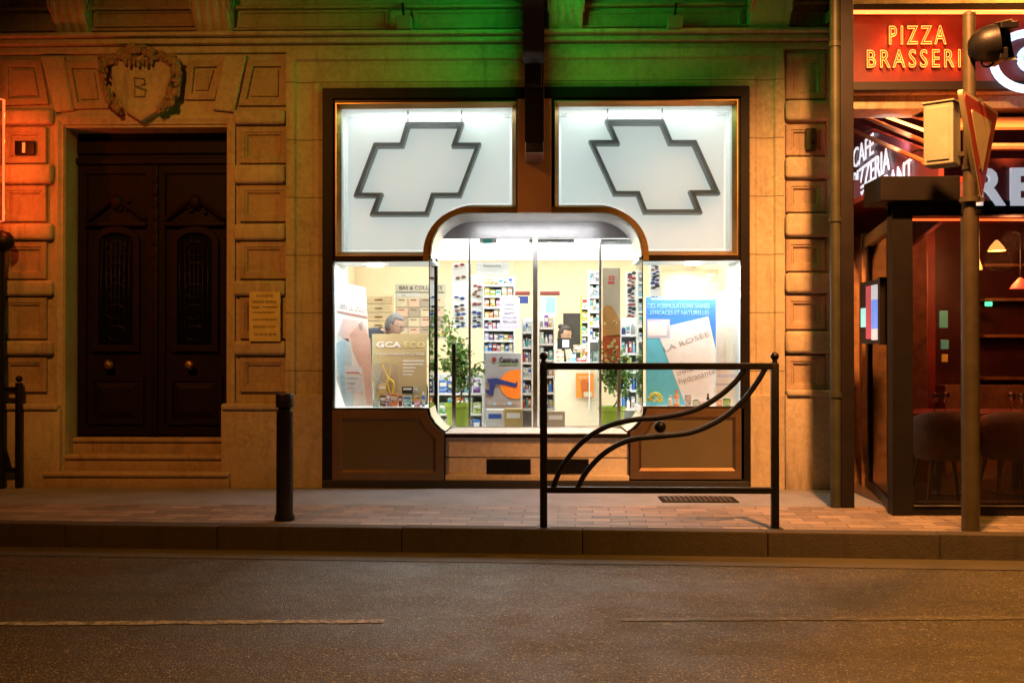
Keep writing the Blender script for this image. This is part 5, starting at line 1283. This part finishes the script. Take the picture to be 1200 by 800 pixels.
B = MB(); B.prect(653, 396, 668, 409, 2.9, .03, .004); B.build('screen_back', M['dark'], mo); B = MB(); B.tube([at(660, 409, 2.93), at(662, 424, 2.93)], .02, 8); B.build('stand', M['dark'], mo); B = MB(); B.prect(659, 398, 667, 407, 2.885, .003); B.build('card', PAL['white'], mo)
g = 'goods on the sales counter'
for x0, y0, x1, y1, c1, l_ in ((652, 411, 661, 424, 'peach', 'peach carton at the left end of the sales counter'), (668, 414, 675, 424, 'sky', 'pale blue carton on the sales counter'), (676, 419, 687, 424.5, 'red', 'low red carton on the sales counter'),
                               (672, 404, 683, 413, 'beige', 'beige carton raised at the back of the sales counter'), (684, 408, 694, 417, 'orange', 'orange carton on the sales counter'), (695, 412, 702, 424, 'mint', 'mint carton at the right end of the sales counter'), (688, 416, 694, 424, 'white', 'white carton on the sales counter next to the mint one')):
    prod_box(x0, y0, x1, y1, 2.78 if y0 > 405 and y1 > 418 else 2.9, c1, l_, g, .08)
# cartons on the floor
for x0, y0, x1, y1, yq, c1, l_ in ((570, 480, 590, 503, 1.0, 'paper', 'white carton on the floor below the running legs poster'), (591, 479, 612, 503, .95, 'gold', 'yellow carton on the floor beside the white one'), (640, 482, 662, 503, .9, 'taupe', 'brown open carton on the floor right of the mullion')):
    prod_box(x0, y0, x1, y1, yq, c1, l_, 'cartons on the pharmacy floor', .15)
# right display ------------------------------------------------
yP = .22
p = poster('blue_skincare_poster', 757, 348, 839, 476, yP, PAL['azure'], 'large blue skincare poster with tilted white card in the right display')
shp(p, [(757.5, 396), (790, 396), (806, 476), (757.5, 476)], yP-.0009, PAL['cyan'])
ptext('lettering', 'DES FORMULATIONS SAINES', 759, 355.5, 832, 361, yP-.0015, PAL['sky'], p); ptext('lettering', 'EFFICACES ET NATURELLES', 762, 363.5, 831, 369, yP-.0015, PAL['sky'], p)
B = MB(); B.prect(763, 349.5, 838, 350.7, yP-.0012, .002); B.build('rule', PAL['paper'], p)
shp(p, [(769, 385), (830, 371), (839, 410), (839, 476), (804, 476)], yP-.0024, PAL['paper'], 'white_card')
shp(p, [(758, 374), (785, 374), (785, 396), (758, 396)], yP-.0030, PAL['lilac'], 'inset_photo'); shp(p, [(759.5, 377), (782, 377), (781, 393), (759.5, 393)], yP-.0036, PAL['paper'], 'inset_photo')
def tilt(s, xa, ya, xb, yb_2, h, m_, th=.002):
    a = Wp(xa, ya, yP-.0036); b_ = Wp(xb, yb_2, yP-.0036); d = (b_-a); u = Vector((-d.z, 0, d.x)); text('lettering', s, a, d, u, d.length, h*k, m_, p, th)
tilt('LA ROSÉE', 779, 412, 832, 393, 7, PAL['grey']); tilt('crème', 794, 440, 812, 434, 6, PAL['grey']); tilt('hydratante', 797, 451, 839, 439, 8, PAL['grey'])
p = thing('white_sheer_poster', Wp(853, 476, .16), 'white poster with faint green print leaning at the right of the right display', 'poster')
shp(p, [(840, 345), (867, 328), (867, 476), (838, 476)], .16, PAL['paper'], 'sheet', .005); shp(p, [(849, 398), (857, 380), (860, 400), (856, 430), (850, 430)], .155, mat('print_palegreen', (.66, .80, .76), .4)); shp(p, [(840, 396), (848, 392), (848, 432), (838, 434)], .155, mat('print_icegreen', (.72, .80, .84), .4))
for i in range(10): B = MB(); B.prect(840+i*2.3, 438, 841.4+i*2.3, 442, .152, .002); B.build('printed_line', PAL['lilac'], p)
B = MB(); B.prect(839, 449, 857, 451, .152, .002); B.build('printed_line', PAL['lilac'], p)
p = poster('yellow_price_board', 776, 316, 842, 348, .75, mat('print_paleorange', (.78, .56, .28), .45), 'pale orange board with white lines at the top of the right display', 'board')
for i in range(7): B = MB(); B.prect(828-i*4, 321+i*4.2, 838-i*3, 323+i*4.2, .745, .003); B.build('printed_line', PAL['white'], p)
B = MB(); B.prect(776, 333.5, 842, 334.5, .74, .003); B.build('rule', PAL['white'], p)
g = 'small goods on the right display floor'
o = thing('flower_ball', Wp(768, 476, .08), 'round bunch of small yellow and green flowers at the left of the right display', 'flowers', g)
B = MB(); random.seed(5)
for q in range(50):
    a = random.uniform(0, 2*math.pi); b_ = random.uniform(-.3, 1.4); c0_ = Wp(768, 468, .12); B.ball((c0_.x+.06*math.cos(a)*math.cos(b_), .12+.05*math.sin(a)*math.cos(b_), c0_.z+.06*math.sin(b_)), .012, (1, 1, 1), 1)
B.build('blossoms', PAL['yellow'], o)
B = MB()
for q in range(30):
    a = random.uniform(0, 2*math.pi); b_ = random.uniform(-.6, 1.4); c0_ = Wp(768, 468, .12); B.ball((c0_.x+.062*math.cos(a)*math.cos(b_), .12+.052*math.sin(a)*math.cos(b_), c0_.z+.062*math.sin(b_)), .011, (1, 1, 1), 1)
B.build('greenery', PAL['lime'], o)
for x0, y0, x1, y1, c1, c2, kd_, l_ in ((790, 457, 796.5, 476, 'orange', 'orange', 'bottle', 'orange bottle in the right display'), (783, 463, 788.5, 476, 'paper', 'white', 'bottle', 'white bottle left of the orange one in the right display'), (803, 462, 810, 476, 'lilac', 'white', 'box', 'lilac carton in the right display'),
                                (812, 468, 819, 476, 'mint', 'white', 'box', 'small mint carton in the right display'), (828, 461, 832, 476, 'black', 'black', 'bottle', 'black topped bottle in the right display'), (848, 467, 856, 476, 'green', 'lime', 'box', 'small green carton at the right end of the right display'), (820, 470, 826, 476, 'pink', 'white', 'box', 'tiny pink carton in the right display'), (840, 469, 846, 476, 'orange', 'white', 'box', 'small orange carton beside the green one in the right display')):
    prod_box(x0, y0, x1, y1, .09, c1, l_, g, .04, c2, kd_)

# potted plants -------------------------------------------------
def plant(px, pot_top, pot_bot, crown, y, label, seed, tw=15):
    random.seed(seed); base = Wp(px, pot_bot, y); zb_ = max(ZF, base.z-.1); o = thing('potted_plant', (base.x, y, zb_), label, 'plant', 'potted shrubs behind the niche glass')
    zt_ = Wp(px, pot_top, y).z; r1 = tw/1200*(y-CAMP.y)
    B = MB(); B.lathe([(r1*.78, 0), (r1*.98, zt_-zb_-.04), (r1*1.08, zt_-zb_-.035), (r1*1.08, zt_-zb_), (r1*.98, zt_-zb_), (r1*.95, zt_-zb_-.02)], (base.x, y, zb_), 28); B.build('pot', M['pot'], o, smooth='auto')
    B = MB(); B.lathe([(r1*.95, 0), (.001, .01)], (base.x, y, zt_-.03), 20); B.build('soil', M['soil'], o)
    tips = []; B = MB()
    x0, y0, x1, y1 = crown; a0 = Vector((base.x, y, zt_-.03)); fk = Wp((x0+x1)/2, y1-6, y)
    B.tube(spl([a0, a0.lerp(fk, .5)+Vector((.02, 0, 0)), fk]), .009, 6)
    for q in range(9):
        t_ = Wp(random.uniform(x0+5, x1-5), random.uniform(y0, y0+(y1-y0)*.7), y+random.uniform(-.1, .14)); m_ = fk.lerp(t_, .5)+Vector((random.uniform(-.03, .03), 0, .03))
        P = spl([fk, m_, t_], 5); B.tube(P, [.006]*(len(P)-1)+[.002], 5); tips += P[2:]
    B.build('trunk', M['bark'], o, smooth=True)
    B = MB(); C_ = MB()
    for q in range(900):
        t_ = random.choice(tips)+Vector((random.gauss(0, .04), random.gauss(0, .05), random.gauss(0, .045)))
        T = C_ if random.random() < .03 else B
        L_ = random.uniform(.035, .075); d = Vector((random.uniform(-1, 1), random.uniform(-1, 1), random.uniform(-.4, 1))).normalized(); s_ = d.cross(Vector((random.uniform(-1, 1), random.uniform(-1, 1), random.uniform(-1, 1)))).normalized()*L_*.30
        n_ = d.cross(s_).normalized()*L_*.12
        T._f([T.bm.verts.new(t_), T.bm.verts.new(t_+d*L_*.5+s_+n_), T.bm.verts.new(t_+d*L_), T.bm.verts.new(t_+d*L_*.5-s_+n_)])
    f_ = B.build('foliage', M['leaf'], o, rec=False); C_.build('dry_leaves', M['leaf2'], f_, rec=False)
plant(537, 472, 508, (514, 372, 566, 462), .98, 'leafy shrub in a lime green pot behind the left part of the niche', 11)
plant(717, 476, 508, (704, 388, 746, 466), .98, 'leafy shrub in a lime green pot behind the right part of the niche', 12)

# people ----------------------------------------------------------
def person(loc, rz, pose, label, hairm, bodym, hair='short', legm=None):
    o = thing('person', (0, 0, 0), label, 'person')
    J, E, RAD = pose
    me = bpy.data.meshes.new('sk'); me.from_pydata([Vector(j) for j in J], E, [])
    ob = bpy.data.objects.new('sk', me); COL.objects.link(ob)
    sk = ob.modifiers.new('s', 'SKIN'); ss = ob.modifiers.new('u', 'SUBSURF'); ss.levels = 2; ss.render_levels = 2
    if not me.skin_vertices: me.attributes
    for i, v in enumerate(me.skin_vertices[0].data): v.radius = RAD[i]; v.use_root = (i == 0)
    dg = bpy.context.evaluated_depsgraph_get(); dg.update()
    bm_ = bpy.data.meshes.new_from_object(ob.evaluated_get(dg)); bpy.data.objects.remove(ob)
    return o, bm_
def head_mesh(B, c, s=1.0, tilt=0):
    """head facing +X at c"""
    b = bmesh.new(); bmesh.ops.create_uvsphere(b, u_segments=28, v_segments=22, radius=1)
    for v in b.verts:
        x, y, z = v.co
        fx = .098; fy = .077; fz = .120
        jaw = 1-.32*max(0, -z)**1.3
        X_ = x*fx*(1 if x > 0 else 1.03)*(1-.18*max(0, -z)*(x < 0)); Y_ = y*fy*jaw; Z_ = z*fz
        if x > .55:
            nz = math.exp(-((z+.12)/.17)**2)*math.exp(-(y/.16)**2); X_ += .026*nz            # nose
            X_ -= .012*math.exp(-((z-.08)/.10)**2)*math.exp(-((abs(y)-.36)/.16)**2)           # eye sockets
            X_ += .007*math.exp(-((z+.50)/.07)**2)*math.exp(-(y/.3)**2)                      # lips
            X_ += .010*math.exp(-((z+.82)/.12)**2)*math.exp(-(y/.3)**2)                      # chin
            X_ += .006*math.exp(-((z-.26)/.08)**2)*math.exp(-((abs(y)-.3)/.3)**2)            # brow
        v.co = Vector((X_, Y_, Z_))*s
    for sg in (-1, 1):
        e = bmesh.new(); bmesh.ops.create_icosphere(e, subdivisions=2, radius=1)
        for v in e.verts: v.co = Vector((-.005+v.co.x*.016, sg*.077+v.co.y*.008, -.005+v.co.z*.028))*s
        mp = {v: b.verts.new(v.co) for v in e.verts}
        for f in e.faces: b.faces.new([mp[v] for v in f.verts])
        e.free()
    Mx = Matrix.Translation(c) @ Matrix.Rotation(tilt, 4, 'Y'); b.transform(Mx); B.add(b); return Mx
def make_person(loc, rz, pose, label, hairm, topm, hair, tilt, hc, glasses=False, legm=None):
    o, me = person(loc, rz, pose, label, hairm, topm)
    J = pose[0]
    B = MB(); B.bm.from_mesh(me)
    Mx = head_mesh(B, Vector(hc), 1.0, tilt)
    # hands: palm and five fingers at each wrist
    for (w_, sg) in pose_hands:
        w_ = Vector(w_); B.ball(w_+Vector((.045, 0, -.004)), .042, (1.05, .8, .4), 2)
        for f, (dy, L_) in enumerate(((-.028, .062), (-.010, .074), (.010, .070), (.028, .056))):
            a_ = w_+Vector((.08, dy, 0)); B.tube([a_, a_+Vector((L_*.5, dy*.1, -.004)), a_+Vector((L_, dy*.15, -.02))], [.009, .008, .006], 6)
        a_ = w_+Vector((.035, -sg*.03, 0)); B.tube([a_, a_+Vector((.03, -sg*.02, -.004)), a_+Vector((.055, -sg*.024, -.012))], [.011, .009, .007], 6)
    # body mesh: skin everywhere, clothes are children
    body = B.build('body', M['skin'], o, smooth=True)
    # clothing: inflated copy of the skinned figure without head and hands
    C = MB(); C.bm.from_mesh(me); bmesh.ops.recalc_face_normals(C.bm, faces=C.bm.faces[:]); C.bm.normal_update()
    for v in C.bm.verts: v.co += v.normal*.018
    nk = J[3]
    def kill(test):
        bmesh.ops.delete(C.bm, geom=[v for v in C.bm.verts if test(v.co)], context='VERTS')
    kill(lambda c: (c.z > nk[2]+.01 and math.hypot(c.x-nk[0]-.02, c.y-nk[1]) < .066) or any((c-Vector(w2)).length < .035 for w2, _ in pose_hands))
    top = C.build('clothing', topm, o, smooth=True)
    # collar
    B = MB(); B.tube([(nk[0]+.062*math.cos(t/16*2*math.pi)-.005, nk[1]+.062*math.sin(t/16*2*math.pi), nk[2]-.01+.014*math.cos(t/16*2*math.pi+math.pi)) for t in range(16)], .014, 8, closed=True); B.build('collar', PAL['white'], o, smooth=True)
    # hair
    H = bmesh.new(); bmesh.ops.create_uvsphere(H, u_segments=30, v_segments=24, radius=1)
    for v in H.verts:
        x, y, z = v.co; r_ = 1+.05*math.sin(x*23+z*17)*math.sin(y*19)
        v.co = Vector((x*.108*r_-.006, y*.088*r_, z*.132*r_+.002))
    bmesh.ops.delete(H, geom=[v for v in H.verts if (v.co.x > .028+.0*v.co.z and v.co.z < .078) or v.co.z < -.075 or (v.co.z < .01 and v.co.x > -.005)], context='VERTS')
    H.transform(Mx); B = MB(); B.add(H)
    if hair == 'bun': B.ball(Mx @ Vector((-.10, 0, .09)), .045, (1, 1, .9), 2)
    hm = B.build('hair', hairm, o, smooth=True)
    sol = hm.modifiers.new('solid', 'SOLIDIFY'); sol.thickness = .012
    for sg in (-1, 1):
        B = MB(); B.ball(Mx @ Vector((.083, sg*.029, .010)), .0085, (1, 1, .7), 2); B.build('eye', PAL['black'], o, smooth=True)
    if glasses:
        B = MB()
        for sg in (-1, 1):
            B.tube([Mx @ Vector((.102, sg*.031+.022*math.cos(t/14*2*math.pi), .008+.016*math.sin(t/14*2*math.pi))) for t in range(14)], .0018, 5, closed=True)
            B.tube([Mx @ Vector((.100, sg*.053, .012)), Mx @ Vector((.0, sg*.082, .012))], .0018, 5)
        B.build('glasses', PAL['black'], o, smooth=True)
    o.location = loc; o.rotation_euler.z = rz
    return o
def seated():
    J = [(0, 0, .47), (.02, 0, .66), (.07, 0, .84), (.13, 0, .985), (.165, 0, 1.06),
         (.08, .17, .90), (.14, .23, .68), (.37, .12, .70),
         (.08, -.17, .90), (.14, -.23, .68), (.37, -.12, .70),
         (.02, .10, .46), (.44, .13, .50), (.42, .13, .10), (.56, .14, .04),
         (.02, -.10, .46), (.44, -.13, .50), (.42, -.13, .10), (.56, -.14, .04)]
    E = [(0, 1), (1, 2), (2, 3), (3, 4), (2, 5), (5, 6), (6, 7), (2, 8), (8, 9), (9, 10), (0, 11), (11, 12), (12, 13), (13, 14), (0, 15), (15, 16), (16, 17), (17, 18)]
    Rd = [(.15, .12), (.14, .11), (.15, .12), (.055, .055), (.05, .05), (.065, .065), (.048, .048), (.03, .028), (.065, .065), (.048, .048), (.03, .028),
          (.09, .09), (.065, .065), (.042, .042), (.035, .03), (.09, .09), (.065, .065), (.042, .042), (.035, .03)]
    return J, E, Rd
def standing():
    J = [(0, 0, .90), (.01, 0, 1.05), (.03, 0, 1.22), (.06, 0, 1.38), (.075, 0, 1.44),
         (.02, .16, 1.30), (.06, .20, 1.05), (.27, .12, 1.0), (.02, -.16, 1.30), (.06, -.20, 1.05), (.27, -.12, 1.0),
         (0, .09, .84), (.02, .10, .47), (0, .10, .08), (.13, .11, .03), (0, -.09, .84), (.02, -.10, .47), (0, -.10, .08), (.13, -.11, .03)]
    return J, seated()[1], seated()[2]
man_y = 1.75
mp_ = seated(); J_ = mp_[0]
for ii, c_ in {1: (-.02, 0, .68), 2: (-.06, 0, .95), 3: (.04, 0, 1.05), 4: (.10, 0, 1.08), 5: (-.07, .18, 1.02), 6: (.02, .25, .76), 8: (-.07, -.18, 1.02), 9: (.02, -.25, .76)}.items(): J_[ii] = c_
hp = Wp(463, 381, man_y)
pose_hands = [((.37, .12, .70), 1), ((.37, -.12, .70), -1)]
hloc = (.17, 0, 1.13)
make_person((hp.x-hloc[0]*.93, man_y, hp.z-hloc[2]), R(-18), mp_, 'grey haired person in dark jacket and glasses looking down behind the beige gold poster', M['hair'], M['suit'], 'short', R(22), hloc, True)
st = thing('stool', (hp.x-.18, man_y, ZF), 'plain round stool under the seated grey haired person', 'stool')
zs_ = hp.z-hloc[2]+.36
B = MB(); B.lathe([(.16, zs_-ZF-.05), (.17, zs_-ZF-.03), (.16, zs_-ZF)], (hp.x-.18, man_y, ZF), 20); B.build('seat', PAL['black'], st, smooth='auto'); B = MB(); B.tube([(hp.x-.18, man_y, ZF), (hp.x-.18, man_y, zs_-.04)], .03, 10); B.lathe([(.18, 0), (.03, .03)], (hp.x-.18, man_y, ZF), 20); B.build('leg', M['steel'], st, smooth='auto')
wy = 5.2; hp = Wp(658, 392, wy)
hl_ = (.19, 0, 1.135)
make_person((hp.x-.1, wy, hp.z-hl_[2]), R(-40), seated(), 'dark haired person in a white coat sitting beyond the sales counter', M['hairb'], M['coat'], 'bun', R(15), hl_)
